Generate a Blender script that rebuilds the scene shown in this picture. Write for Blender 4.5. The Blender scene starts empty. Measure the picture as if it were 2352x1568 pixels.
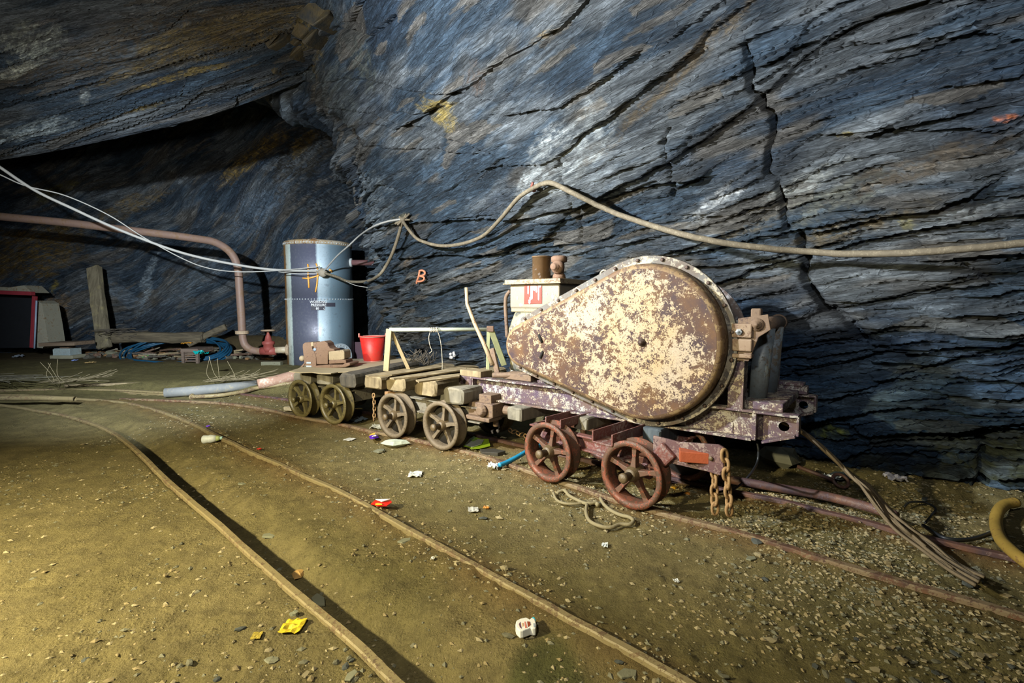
import bpy, bmesh, math, random
import numpy as np
from mathutils import Vector, Matrix

# ---------------------------------------------------------------- camera, world, lights, exposure
scn = bpy.context.scene
FPX, W, H = 1150.0, 2352.0, 1568.0
CAMZ, PITCH = 1.15, math.radians(4.42)
cam_d = bpy.data.cameras.new('camera'); cam = bpy.data.objects.new('camera', cam_d)
scn.collection.objects.link(cam); scn.camera = cam
cam_d.sensor_width = 36.0; cam_d.lens = 36.0 * FPX / W; cam_d.clip_start = 0.05; cam_d.clip_end = 200
cam.location = (0, 0, CAMZ); cam.rotation_euler = (math.radians(90) - PITCH, 0, 0)
world = bpy.data.worlds.new('cave_dark'); scn.world = world; world.use_nodes = True
world.node_tree.nodes['Background'].inputs[0].default_value = (0.10, 0.14, 0.20, 1)
world.node_tree.nodes['Background'].inputs[1].default_value = 0.004

def aim(o, tgt):
    o.rotation_euler = (Vector(tgt) - o.location).to_track_quat('-Z', 'Y').to_euler()
def spot(name, loc, tgt, power, color, size, blend, radius):
    d = bpy.data.lights.new(name, 'SPOT'); o = bpy.data.objects.new(name, d); scn.collection.objects.link(o)
    d.energy = power; d.color = color; d.spot_size = math.radians(size); d.spot_blend = blend; d.shadow_soft_size = radius
    o.location = loc; aim(o, tgt); return o
# unseen spot lamps lighting the chamber; cart and right are added fill
spot('lamp_wall', (-2.7, 2.1, 2.55), (0.9, 4.7, 2.15), 2250, (0.93, 0.97, 1.0), 108, 1.0, 0.06)
spot('lamp_back', (-2.5, 1.0, 2.45), (-4.7, 9.3, 0.9), 3500, (0.86, 0.94, 1.0), 60, 0.9, 0.06)
spot('lamp_floor', (-2.8, 0.7, 1.75), (-1.5, 2.3, 0.0), 900, (1.0, 0.87, 0.52), 128, 1.0, 0.06)
spot('fill_cart', (-0.7, 0.0, 2.1), (-0.1, 2.7, 0.0), 150, (1.0, 0.92, 0.74), 88, 1.0, 0.10)
spot('fill_right', (0.3, 0.1, 2.3), (2.9, 3.0, 2.3), 330, (0.93, 0.96, 1.0), 78, 1.0, 0.08)
spot('lamp_roof', (-2.6, 1.6, 1.75), (-4.0, 4.9, 3.6), 440, (1.0, 0.96, 0.88), 92, 1.0, 0.10)
scn.view_settings.view_transform = 'Standard'; scn.view_settings.look = 'None'
scn.view_settings.exposure = 0.0; scn.view_settings.gamma = 1.0; scn.view_settings.use_curve_mapping = False
scn.cycles.max_bounces = 5; scn.cycles.diffuse_bounces = 3; scn.cycles.glossy_bounces = 2
scn.cycles.transparent_max_bounces = 6

# ---------------------------------------------------------------- image geometry (2352 x 1568)
CP, SP = math.cos(PITCH), math.sin(PITCH)
def ray(px, py):
    x = (px - W / 2) / FPX; y = (H / 2 - py) / FPX
    return np.array([x, CP + y * SP, -SP + y * CP])
def at(px, py, Y):
    r = ray(px, py); k = Y / r[1]; return np.array([r[0] * k, Y, CAMZ + r[2] * k])
def gnd(px, py, z=0.0):
    r = ray(px, py); k = (z - CAMZ) / r[2]; return np.array([r[0] * k, r[1] * k, z])
def on_plane(px, py, p0, n):
    r = ray(px, py); o = np.array([0, 0, CAMZ]); k = np.dot(np.array(p0) - o, n) / np.dot(r, n); return o + r * k
def project(P):
    d = P - np.array([0, 0, CAMZ])
    yc = d[..., 1] * CP - d[..., 2] * SP; zc = d[..., 1] * SP + d[..., 2] * CP
    yc = np.maximum(yc, 0.05)
    return W / 2 + FPX * d[..., 0] / yc, H / 2 - FPX * zc / yc

def srgb(r, g, b, k=1.0):
    f = lambda c: ((c / 255.0 + 0.055) / 1.055) ** 2.4 if c > 10 else c / 255.0 / 12.92
    return (f(r) * k, f(g) * k, f(b) * k)

# ---------------------------------------------------------------- node materials
class NT:
    def __init__(s, name):
        s.m = bpy.data.materials.new(name); s.m.use_nodes = True; s.t = s.m.node_tree; s.n = s.t.nodes; s.l = s.t.links
        s.b = s.n['Principled BSDF']; s.tc = s.n.new('ShaderNodeTexCoord')
    def link(s, a, b): s.l.new(a, b)
    def val(s, sock, v):
        if isinstance(v, bpy.types.NodeSocket): s.l.new(v, sock)
        elif isinstance(v, tuple) and len(v) == 3 and sock.type == 'RGBA': sock.default_value = (*v, 1)
        else: sock.default_value = v
    def mapping(s, vec, scale=(1, 1, 1), rot=(0, 0, 0), loc=(0, 0, 0)):
        n = s.n.new('ShaderNodeMapping'); s.val(n.inputs['Vector'], vec)
        n.inputs['Scale'].default_value = scale; n.inputs['Rotation'].default_value = rot; n.inputs['Location'].default_value = loc
        return n.outputs[0]
    def noise(s, vec, scale=5, detail=4, rough=0.55, dist=0.0, out='Fac'):
        n = s.n.new('ShaderNodeTexNoise'); s.val(n.inputs['Vector'], vec)
        n.inputs['Scale'].default_value = scale; n.inputs['Detail'].default_value = detail
        n.inputs['Roughness'].default_value = rough; n.inputs['Distortion'].default_value = dist
        return n.outputs[out]
    def voro(s, vec, scale=5, feature='F1', out='Distance', rand=1.0):
        n = s.n.new('ShaderNodeTexVoronoi'); n.feature = feature; s.val(n.inputs['Vector'], vec)
        n.inputs['Scale'].default_value = scale; n.inputs['Randomness'].default_value = rand
        return n.outputs[out]
    def ramp(s, f, stops, interp='LINEAR'):
        n = s.n.new('ShaderNodeValToRGB'); s.val(n.inputs[0], f); n.color_ramp.interpolation = interp
        e = n.color_ramp.elements
        e.remove(e[1]); e[0].position = stops[0][0]
        for k, (p, c) in enumerate(stops):
            q = e[0] if k == 0 else e.new(p); q.color = (c, c, c, 1) if isinstance(c, (int, float)) else (*c, 1)
        return n.outputs[0]
    def mix(s, f, a, b, mode='MIX'):
        n = s.n.new('ShaderNodeMix'); n.data_type = 'RGBA'; n.blend_type = mode
        s.val(n.inputs[0], f); s.val(n.inputs[6], a); s.val(n.inputs[7], b); return n.outputs[2]
    def math(s, op, a, b=0.0, clamp=False):
        n = s.n.new('ShaderNodeMath'); n.operation = op; n.use_clamp = clamp
        s.val(n.inputs[0], a); s.val(n.inputs[1], b); return n.outputs[0]
    def bump(s, h, strength=0.5, dist=0.01, normal=None):
        n = s.n.new('ShaderNodeBump'); s.val(n.inputs['Height'], h)
        n.inputs['Strength'].default_value = strength; n.inputs['Distance'].default_value = dist
        if normal is not None: s.l.new(normal, n.inputs['Normal'])
        return n.outputs[0]
    def out(s, color, rough=0.7, metal=0.0, normal=None, spec=None, **kw):
        s.val(s.b.inputs['Base Color'], color); s.val(s.b.inputs['Roughness'], rough); s.val(s.b.inputs['Metallic'], metal)
        if normal is not None: s.l.new(normal, s.b.inputs['Normal'])
        if spec is not None: s.b.inputs['Specular IOR Level'].default_value = spec
        for k, v in kw.items(): s.val(s.b.inputs[k.replace('_', ' ')], v)
        return s.m

MATS = {}
def m_plain(name, col, rough=0.6, metal=0.0, var=0.25, scale=12, bump=0.3, dirt=None, dirt_amt=0.45, spec=0.4):
    if name in MATS: return MATS[name]
    t = NT(name); o = t.tc.outputs['Object']
    n = t.noise(o, scale, 6, 0.6); n2 = t.noise(o, scale * 4, 5, 0.65)
    c = t.mix(n, tuple(x * (1 - var) for x in col), tuple(min(1, x * (1 + var)) for x in col))
    if dirt is not None:
        f = t.ramp(t.math('ADD', t.math('MULTIPLY', n, 0.6), t.math('MULTIPLY', n2, 0.4)), [(1 - dirt_amt - 0.06, 0.0), (1 - dirt_amt + 0.06, 1.0)])
        c = t.mix(f, c, dirt)
    MATS[name] = t.out(c, rough, metal, t.bump(n2, bump, 0.004), spec); return MATS[name]
def m_peel(name, paint, paint2, rust, rust2, amount=0.5, scale=14, spec=0.4, streak=False, ring=None):
    """flaking paint over rust: amount = share of bare rust"""
    if name in MATS: return MATS[name]
    t = NT(name); o = t.tc.outputs['Object']
    big = t.noise(o, 2.6, 3, 0.5); med = t.noise(o, scale, 9, 0.72, 0.4); fine = t.noise(o, scale * 5, 6, 0.7)
    h = t.math('ADD', t.math('MULTIPLY', med, 0.50), t.math('ADD', t.math('MULTIPLY', big, 0.22), t.math('MULTIPLY', fine, 0.28)))
    a = 0.5 + (amount - 0.5) * 0.42
    if ring is not None:   # more bare rust towards the rim of the casing
        cx, cz, r0, r1, add = ring; vm = t.n.new('ShaderNodeVectorMath'); vm.operation = 'DISTANCE'; t.link(t.mapping(o, (1, 0, 1)), vm.inputs[0]); vm.inputs[1].default_value = (cx, 0, cz)
        h = t.math('SUBTRACT', h, t.math('MULTIPLY', t.ramp(t.math('MULTIPLY', vm.outputs['Value'], 1.0), [(r0, 0.0), (r1, 1.0)]), add))
    mask = t.ramp(h, [(a - 0.012, 0.0), (a + 0.012, 1.0)])
    pc = t.mix(t.ramp(t.noise(o, 5, 5, 0.6), [(0.35, 0.0), (0.65, 1.0)]), paint, paint2)
    pc = t.mix(t.math('MULTIPLY', t.ramp(fine, [(0.35, 1.0), (0.55, 0.0)]), 0.35), pc, rust2)
    rc = t.mix(t.ramp(t.noise(o, 9, 6, 0.65), [(0.38, 0.0), (0.66, 1.0)]), rust, rust2)
    c = t.mix(mask, rc, pc)
    if streak:
        e = t.ramp(t.noise(t.mapping(o, (1, 1, 0.15)), 9, 4, 0.6), [(0.55, 0.0), (0.75, 0.7)])
        c = t.mix(e, c, rust2)
    bp = t.bump(t.math('ADD', t.math('MULTIPLY', mask, 0.5), t.math('MULTIPLY', fine, 0.5)), 0.5, 0.0035)
    MATS[name] = t.out(c, t.ramp(mask, [(0, 0.62), (1, 0.5)]), 0.0, bp, spec); return MATS[name]
def m_wood(name, c1, c2, dust=None, dust_amt=0.5, axis=1, scale=1.0):
    if name in MATS: return MATS[name]
    t = NT(name); o = t.tc.outputs['Object']
    sc = [22, 22, 22]; sc[axis] = 2.0
    g = t.noise(t.mapping(o, tuple(v * scale for v in sc)), 1.0, 8, 0.65, 0.4)
    n = t.noise(o, 7, 5, 0.6)
    c = t.mix(t.ramp(g, [(0.3, 0.0), (0.7, 1.0)]), c1, c2)
    if dust is not None:
        c = t.mix(t.ramp(n, [(1 - dust_amt - 0.1, 0.0), (1 - dust_amt + 0.12, 0.9)]), c, dust)
    MATS[name] = t.out(c, 0.8, 0, t.bump(g, 0.8, 0.006), 0.25); return MATS[name]

CREAM = (0.66, 0.50, 0.30); CREAM2 = (0.60, 0.52, 0.42)
RUSTD = (0.060, 0.034, 0.034); RUSTO = (0.20, 0.085, 0.03); DUST = (0.30, 0.23, 0.12)

# ---------------------------------------------------------------- objects
COL = scn.collection
ROOT = {}
def tag(o, label=None, cat=None, group=None, kind=None):
    if label: o['label'] = label
    if cat: o['category'] = cat
    if group: o['group'] = group
    if kind: o['kind'] = kind
    return o
def thing(name, label, cat, loc=(0, 0, 0), rotz=0.0, group=None, R=None):
    o = bpy.data.objects.new(name, None); COL.objects.link(o); o.empty_display_size = 0.05
    M = Matrix.Translation(Vector(loc)) @ (R.to_4x4() if R is not None else Matrix.Rotation(rotz, 4, 'Z'))
    o.matrix_world = M; ROOT[o] = M
    return tag(o, label, cat, group)
def loc_of(root, p):
    return np.array(ROOT[root].inverted() @ Vector(p))
def wor_of(root, p):
    return np.array(ROOT[root] @ Vector(p))
def lplane(root, px, py, y):
    """local (x, z) of the pixel on the thing's plane local y = const"""
    M = ROOT[root]; p0 = M @ Vector((0, y, 0)); n = M.to_3x3() @ Vector((0, 1, 0))
    w = on_plane(px, py, np.array(p0), np.array(n)); l = M.inverted() @ Vector(w); return l.x, l.z
def lxplane(root, px, py, x):
    M = ROOT[root]; p0 = M @ Vector((x, 0, 0)); n = M.to_3x3() @ Vector((1, 0, 0))
    w = on_plane(px, py, np.array(p0), np.array(n)); l = M.inverted() @ Vector(w); return l.y, l.z

def frame_from(p, q, up=(0, 0, 1)):
    d = Vector(q) - Vector(p); L = d.length; z = d.normalized(); u = Vector(up)
    if abs(z.dot(u)) > 0.98: u = Vector((0, 1, 0))
    x = u.cross(z).normalized(); y = z.cross(x)
    return Matrix((x, y, z)).transposed(), L

class MB:
    """collects shapes, builds ONE mesh object"""
    def __init__(s): s.v = []; s.f = []; s.sm = []
    def add(s, vs, fs, smooth=False, M=None):
        k = len(s.v)
        for p in vs:
            p = Vector(p)
            if M is not None: p = M @ p
            s.v.append(p)
        for f in fs: s.f.append([i + k for i in f]); s.sm.append(smooth)
        return s
    def box(s, c, size, R=None, jit=0.0, taper=None):
        hx, hy, hz = size[0] / 2, size[1] / 2, size[2] / 2; c = Vector(c); vs = []
        for x in (-1, 1):
            for y in (-1, 1):
                for z in (-1, 1):
                    v = Vector((x * hx, y * hy, z * hz))
                    if jit: v += Vector([random.uniform(-jit, jit) for _ in range(3)])
                    if R is not None: v = R @ v
                    vs.append(c + v)
        return s.add(vs, [(0, 1, 3, 2), (4, 6, 7, 5), (0, 4, 5, 1), (2, 3, 7, 6), (0, 2, 6, 4), (1, 5, 7, 3)])
    def bar(s, p, q, w, h, up=(0, 0, 1)):
        R, L = frame_from(p, q, up); c = (Vector(p) + Vector(q)) / 2
        return s.box(c, (w, h, L), R)
    def beam(s, p, q, w, h, seg=8, jit=0.006, rnd=0.25, up=(0, 0, 1), seed=0):
        """weathered timber: rounded rectangular section, lumpy along the length"""
        rg = random.Random(seed * 7919 + 13); R, L = frame_from(p, q, up); p = Vector(p)
        sec = []
        r = min(w, h) * rnd
        for (cx, cy, a0) in ((w / 2 - r, h / 2 - r, 0), (-w / 2 + r, h / 2 - r, 90), (-w / 2 + r, -h / 2 + r, 180), (w / 2 - r, -h / 2 + r, 270)):
            for k in range(3):
                a = math.radians(a0 + 45 * k); sec.append((cx + r * math.cos(a), cy + r * math.sin(a)))
        n = len(sec); rings = []
        ph = [rg.uniform(0, 6) for _ in range(4)]
        vs = []; fs = []
        for i in range(seg + 1):
            t = i / seg; e = 0.86 if i in (0, seg) else 1.0
            dx = jit * math.sin(ph[0] + t * 5) ; dy = jit * math.sin(ph[1] + t * 4)
            zz = t * L if i not in (1, seg - 1) else (0.012 if i == 1 else L - 0.012)
            for (x, y) in sec:
                v = Vector((x * e + dx + rg.uniform(-jit, jit) * .6, y * e + dy + rg.uniform(-jit, jit) * .6, zz + (rg.uniform(-jit, jit) if i in (0, seg) else 0)))
                vs.append(p + R @ v)
        for i in range(seg):
            for k in range(n):
                a, b = i * n + k, i * n + (k + 1) % n; fs.append((a, b, b + n, a + n))
        fs.append(tuple(range(n - 1, -1, -1))); fs.append(tuple(seg * n + k for k in range(n)))
        return s.add(vs, fs, False)
    def tube(s, pts, r, seg=10, caps=True, smooth=True, hollow=False):
        P = [Vector(p) for p in pts]; n = len(P); vs = []; fs = []
        rr = r if isinstance(r, (list, tuple)) else [r] * n
        T = []
        for i in range(n):
            a = P[max(0, i - 1)]; b = P[min(n - 1, i + 1)]; d = (b - a)
            T.append(d.normalized() if d.length > 1e-9 else Vector((0, 0, 1)))
        u = Vector((0, 0, 1)) if abs(T[0].z) < 0.9 else Vector((1, 0, 0))
        x = (u - T[0] * u.dot(T[0])).normalized()
        for i in range(n):
            x = (x - T[i] * x.dot(T[i])); x = x.normalized() if x.length > 1e-6 else T[i].orthogonal().normalized()
            y = T[i].cross(x)
            for k in range(seg):
                a = 2 * math.pi * k / seg; vs.append(P[i] + (x * math.cos(a) + y * math.sin(a)) * rr[i])
        for i in range(n - 1):
            for k in range(seg):
                a, b = i * seg + k, i * seg + (k + 1) % seg; fs.append((a, b, b + seg, a + seg))
        if caps: fs.append(tuple(range(seg - 1, -1, -1))); fs.append(tuple((n - 1) * seg + k for k in range(seg)))
        return s.add(vs, fs, smooth)
    def lathe(s, prof, M, seg=32, smooth=True, closed=False):
        """profile [(radius, h)] revolved about local z of M"""
        vs = []; fs = []; n = len(prof)
        for (r, h) in prof:
            for k in range(seg):
                a = 2 * math.pi * k / seg; vs.append((r * math.cos(a), r * math.sin(a), h))
        rng = range(n) if closed else range(n - 1)
        for i in rng:
            j = (i + 1) % n
            for k in range(seg):
                k2 = (k + 1) % seg; fs.append((i * seg + k, i * seg + k2, j * seg + k2, j * seg + k))
        if not closed:
            if prof[0][0] > 1e-5: fs.append(tuple(range(seg - 1, -1, -1)))
            if prof[-1][0] > 1e-5: fs.append(tuple((n - 1) * seg + k for k in range(seg)))
        return s.add(vs, fs, smooth, M)
    def prism(s, poly, depth, M, holes=None):
        """2-D polygon (x, y) extruded 0..depth along local z of M"""
        n = len(poly); vs = [(x, y, 0) for x, y in poly] + [(x, y, depth) for x, y in poly]
        fs = [tuple(range(n - 1, -1, -1)), tuple(range(n, 2 * n))] + [(i, (i + 1) % n, (i + 1) % n + n, i + n) for i in range(n)]
        return s.add(vs, fs, False, M)
    def rings(s, rings, smooth=True, cap0=False, cap1=True, M=None):
        n = len(rings[0]); vs = [p for r in rings for p in r]; fs = []
        for i in range(len(rings) - 1):
            for k in range(n):
                a, b = i * n + k, i * n + (k + 1) % n; fs.append((a, b, b + n, a + n))
        if cap0: fs.append(tuple(range(n - 1, -1, -1)))
        if cap1: fs.append(tuple((len(rings) - 1) * n + k for k in range(n)))
        return s.add(vs, fs, smooth, M)
    def ball(s, c, r, seg=12, scale=(1, 1, 1), jit=0.0, rg=None):
        vs = []; fs = []; rows = max(4, seg // 2); rg = rg or random
        for i in range(rows + 1):
            th = math.pi * i / rows
            for k in range(seg):
                a = 2 * math.pi * k / seg; j = 1 + (rg.uniform(-jit, jit) if 0 < i < rows else 0)
                vs.append((c[0] + r * scale[0] * j * math.sin(th) * math.cos(a), c[1] + r * scale[1] * j * math.sin(th) * math.sin(a), c[2] + r * scale[2] * j * math.cos(th)))
        for i in range(rows):
            for k in range(seg):
                k2 = (k + 1) % seg; fs.append((i * seg + k, (i + 1) * seg + k, (i + 1) * seg + k2, i * seg + k2))
        return s.add(vs, fs, True)
    def mesh(s, name):
        me = bpy.data.meshes.new(name); me.from_pydata([tuple(v) for v in s.v], [], s.f)
        me.polygons.foreach_set('use_smooth', s.sm); me.update(); return me
    def build(s, name, mat, parent=None, bevel=0.0, seg=2, world=False, angle=35):
        if world and parent is not None:
            Mi = ROOT[parent].inverted(); s.v = [Mi @ v for v in s.v]
        me = s.mesh(name)
        if bevel > 0:
            bm = bmesh.new(); bm.from_mesh(me)
            bmesh.ops.remove_doubles(bm, verts=bm.verts, dist=1e-5)
            es = [e for e in bm.edges if len(e.link_faces) == 2 and e.calc_face_angle(0) > math.radians(angle)]
            bmesh.ops.bevel(bm, geom=es, offset=bevel, segments=seg, affect='EDGES', profile=0.5, clamp_overlap=True)
            bm.to_mesh(me); bm.free()
            me.polygons.foreach_set('use_smooth', [False] * len(me.polygons))
        bm = bmesh.new(); bm.from_mesh(me); bmesh.ops.recalc_face_normals(bm, faces=bm.faces); bm.to_mesh(me); bm.free()
        me.materials.append(mat); return link(name, me, parent)
def link(name, me, parent=None):
    o = bpy.data.objects.new(name, me); COL.objects.link(o)
    if parent is not None: o.parent = parent; ROOT[o] = ROOT[parent]
    else: ROOT[o] = Matrix.Identity(4)
    return o
def solo(name, mb, mat, label, cat, group=None, bevel=0.0, kind=None, world=True):
    """one-mesh thing whose origin sits at its base; shapes given in world coordinates"""
    c = sum(mb.v, Vector()) / len(mb.v); c.z = min(v.z for v in mb.v)
    mb.v = [v - c for v in mb.v]
    o = mb.build(name, mat, None, bevel); o.location = c; ROOT[o] = Matrix.Translation(c)
    return tag(o, label, cat, group, kind)
def smooth_path(pts, sub=6):
    P = [np.array(p, float) for p in pts]; out = []
    for i in range(len(P) - 1):
        p0 = P[max(i - 1, 0)]; p1 = P[i]; p2 = P[i + 1]; p3 = P[min(i + 2, len(P) - 1)]
        for k in range(sub):
            t = k / sub
            out.append(0.5 * ((2 * p1) + (-p0 + p2) * t + (2 * p0 - 5 * p1 + 4 * p2 - p3) * t * t + (-p0 + 3 * p1 - 3 * p2 + p3) * t ** 3))
    out.append(P[-1]); return out

# ---------------------------------------------------------------- numpy noise
def hsh(i, j, seed):
    h = (i.astype(np.int64) * 374761393 + j.astype(np.int64) * 668265263 + seed * 2147483647 // 7) & 0xFFFFFFFF
    h = ((h ^ (h >> 13)) * 1274126177) & 0xFFFFFFFF
    h = ((h ^ (h >> 16)) * 2246822519) & 0xFFFFFFFF
    return ((h ^ (h >> 15)) & 0xFFFFFF) / float(0xFFFFFF)
def vnoise(x, y, seed=0):
    xi = np.floor(x); yi = np.floor(y); fx = x - xi; fy = y - yi
    fx = fx * fx * (3 - 2 * fx); fy = fy * fy * (3 - 2 * fy)
    a = hsh(xi, yi, seed); b = hsh(xi + 1, yi, seed); c = hsh(xi, yi + 1, seed); d = hsh(xi + 1, yi + 1, seed)
    return (a * (1 - fx) + b * fx) * (1 - fy) + (c * (1 - fx) + d * fx) * fy
def fbm(x, y, seed=0, oct=4, gain=0.5):
    s = 0; a = 1; t = 0
    for k in range(oct):
        s = s + a * vnoise(x * 2 ** k + 17.3 * k, y * 2 ** k + 9.1 * k, seed + k); t += a; a *= gain
    return s / t
def worley(x, y, seed=0):
    xi = np.floor(x); yi = np.floor(y)
    d1 = np.full(x.shape, 9.0); d2 = np.full(x.shape, 9.0); idx = np.zeros(x.shape); ox = np.zeros(x.shape); oy = np.zeros(x.shape)
    for di in (-1, 0, 1):
        for dj in (-1, 0, 1):
            ci = xi + di; cj = yi + dj
            cx = ci + 0.15 + 0.7 * hsh(ci, cj, seed); cy = cj + 0.15 + 0.7 * hsh(ci, cj, seed + 101)
            dx = x - cx; dy = y - cy; d = dx * dx + dy * dy
            m = d < d1
            d2 = np.where(m, d1, np.minimum(d2, d)); d1 = np.where(m, d, d1)
            idx = np.where(m, hsh(ci, cj, seed + 202), idx); ox = np.where(m, dx, ox); oy = np.where(m, dy, oy)
    return idx, ox, oy, np.sqrt(d2) - np.sqrt(d1)
def sstep(a, b, x):
    t = np.clip((x - a) / (b - a), 0, 1); return t * t * (3 - 2 * t)

def grid_mesh(name, P, mat, tint=None, uv=None, smooth=True, flip=False):
    nu, nv = P.shape[:2]; me = bpy.data.meshes.new(name)
    me.vertices.add(nu * nv); me.vertices.foreach_set('co', P.reshape(-1).astype(np.float32))
    i = np.arange(nu - 1)[:, None] * nv + np.arange(nv - 1)[None, :]
    q = np.stack([i, i + nv, i + nv + 1, i + 1], -1).reshape(-1, 4)
    if flip: q = q[:, ::-1]
    nf = len(q); me.loops.add(nf * 4); me.polygons.add(nf)
    me.loops.foreach_set('vertex_index', q.reshape(-1).astype(np.int32))
    me.polygons.foreach_set('loop_start', np.arange(0, nf * 4, 4, dtype=np.int32))
    me.polygons.foreach_set('use_smooth', np.full(nf, smooth))
    me.update(calc_edges=True)
    if tint is not None:
        a = me.attributes.new('tint', 'FLOAT_COLOR', 'POINT')
        a.data.foreach_set('color', np.concatenate([tint.reshape(-1, 3), np.ones((nu * nv, 1))], 1).reshape(-1).astype(np.float32))
    if uv is not None:
        a = me.attributes.new('dip', 'FLOAT_VECTOR', 'POINT')
        a.data.foreach_set('vector', np.concatenate([uv.reshape(-1, 2), np.zeros((nu * nv, 1))], 1).reshape(-1).astype(np.float32))
    me.materials.append(mat); return me

# ---------------------------------------------------------------- rock material (slate: streaks follow the cleavage stored in 'dip')
def m_rock(name, k=1.0, spec=0.35):
    t = NT(name)
    at_ = t.n.new('ShaderNodeAttribute'); at_.attribute_name = 'tint'
    dp = t.n.new('ShaderNodeAttribute'); dp.attribute_name = 'dip'; d = dp.outputs['Vector']
    s1 = t.noise(t.mapping(d, (4.5, 42, 1)), 1.0, 9, 0.74, 0.9)
    s2 = t.noise(t.mapping(d, (18, 120, 1)), 1.0, 8, 0.78, 0.5)
    gr = t.noise(t.mapping(d, (30, 60, 1)), 1.0, 6, 0.7)
    wv = t.n.new('ShaderNodeVectorMath'); wv.operation = 'ADD'; t.link(d, wv.inputs[0])
    wn_ = t.n.new('ShaderNodeVectorMath'); wn_.operation = 'SCALE'; t.link(t.noise(t.mapping(d, (3, 9, 1)), 1.0, 4, 0.6, 0, 'Color'), wn_.inputs[0]); wn_.inputs['Scale'].default_value = 0.06; t.link(wn_.outputs[0], wv.inputs[1])
    dw = wv.outputs[0]
    vo = t.voro(t.mapping(dw, (4, 26, 1)), 1.0, 'F1', 'Color')
    pl = t.n.new('ShaderNodeSeparateColor'); t.link(vo, pl.inputs[0])
    v2 = t.n.new('ShaderNodeSeparateColor'); t.link(t.voro(t.mapping(dw, (9, 70, 1)), 1.0, 'F1', 'Color'), v2.inputs[0])
    ve = t.voro(t.mapping(dw, (7, 44, 1)), 1.0, 'F1', 'Distance')
    plates = t.math('ADD', t.math('MULTIPLY', pl.outputs[0], 1.0), t.math('MULTIPLY', v2.outputs[0], 0.5))
    vo = pl.outputs[1]
    ed = t.ramp(t.voro(t.mapping(dw, (4, 26, 1)), 1.0, 'DISTANCE_TO_EDGE'), [(0.0, 0.0), (0.035, 1.0)])
    ed2 = t.ramp(t.voro(t.mapping(dw, (9, 70, 1)), 1.0, 'DISTANCE_TO_EDGE'), [(0.0, 0.0), (0.05, 1.0)])
    f = t.math('ADD', t.math('MULTIPLY', s1, 0.55), t.math('ADD', t.math('MULTIPLY', s2, 0.3), t.math('MULTIPLY', gr, 0.15)))
    c = t.mix(1.0, at_.outputs['Color'], t.ramp(f, [(0.36, 0.22), (0.49, 0.85), (0.60, 1.9)]), 'MULTIPLY')
    c = t.mix(0.45, c, t.mix(1.0, c, t.ramp(vo, [(0.1, 0.4), (0.9, 1.7)]), 'MULTIPLY'))
    c = t.mix(t.ramp(s2, [(0.62, 0.0), (0.74, 0.55)]), c, (0.30, 0.33, 0.36))
    h = t.math('ADD', t.math('MULTIPLY', s1, 1.1), t.math('ADD', t.math('MULTIPLY', s2, 0.5), t.math('ADD', t.math('MULTIPLY', ve, 0.45), t.math('ADD', t.math('MULTIPLY', plates, 0.55), t.math('ADD', t.math('MULTIPLY', ed, 0.35), t.math('MULTIPLY', ed2, 0.15))))))
    nb = t.bump(h, 1.0, 0.034)
    r = t.ramp(gr, [(0.35, 0.38), (0.65, 0.72)])
    return t.out(c, r, 0.0, nb, spec)
ROCK = m_rock('slate_rock')

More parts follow.
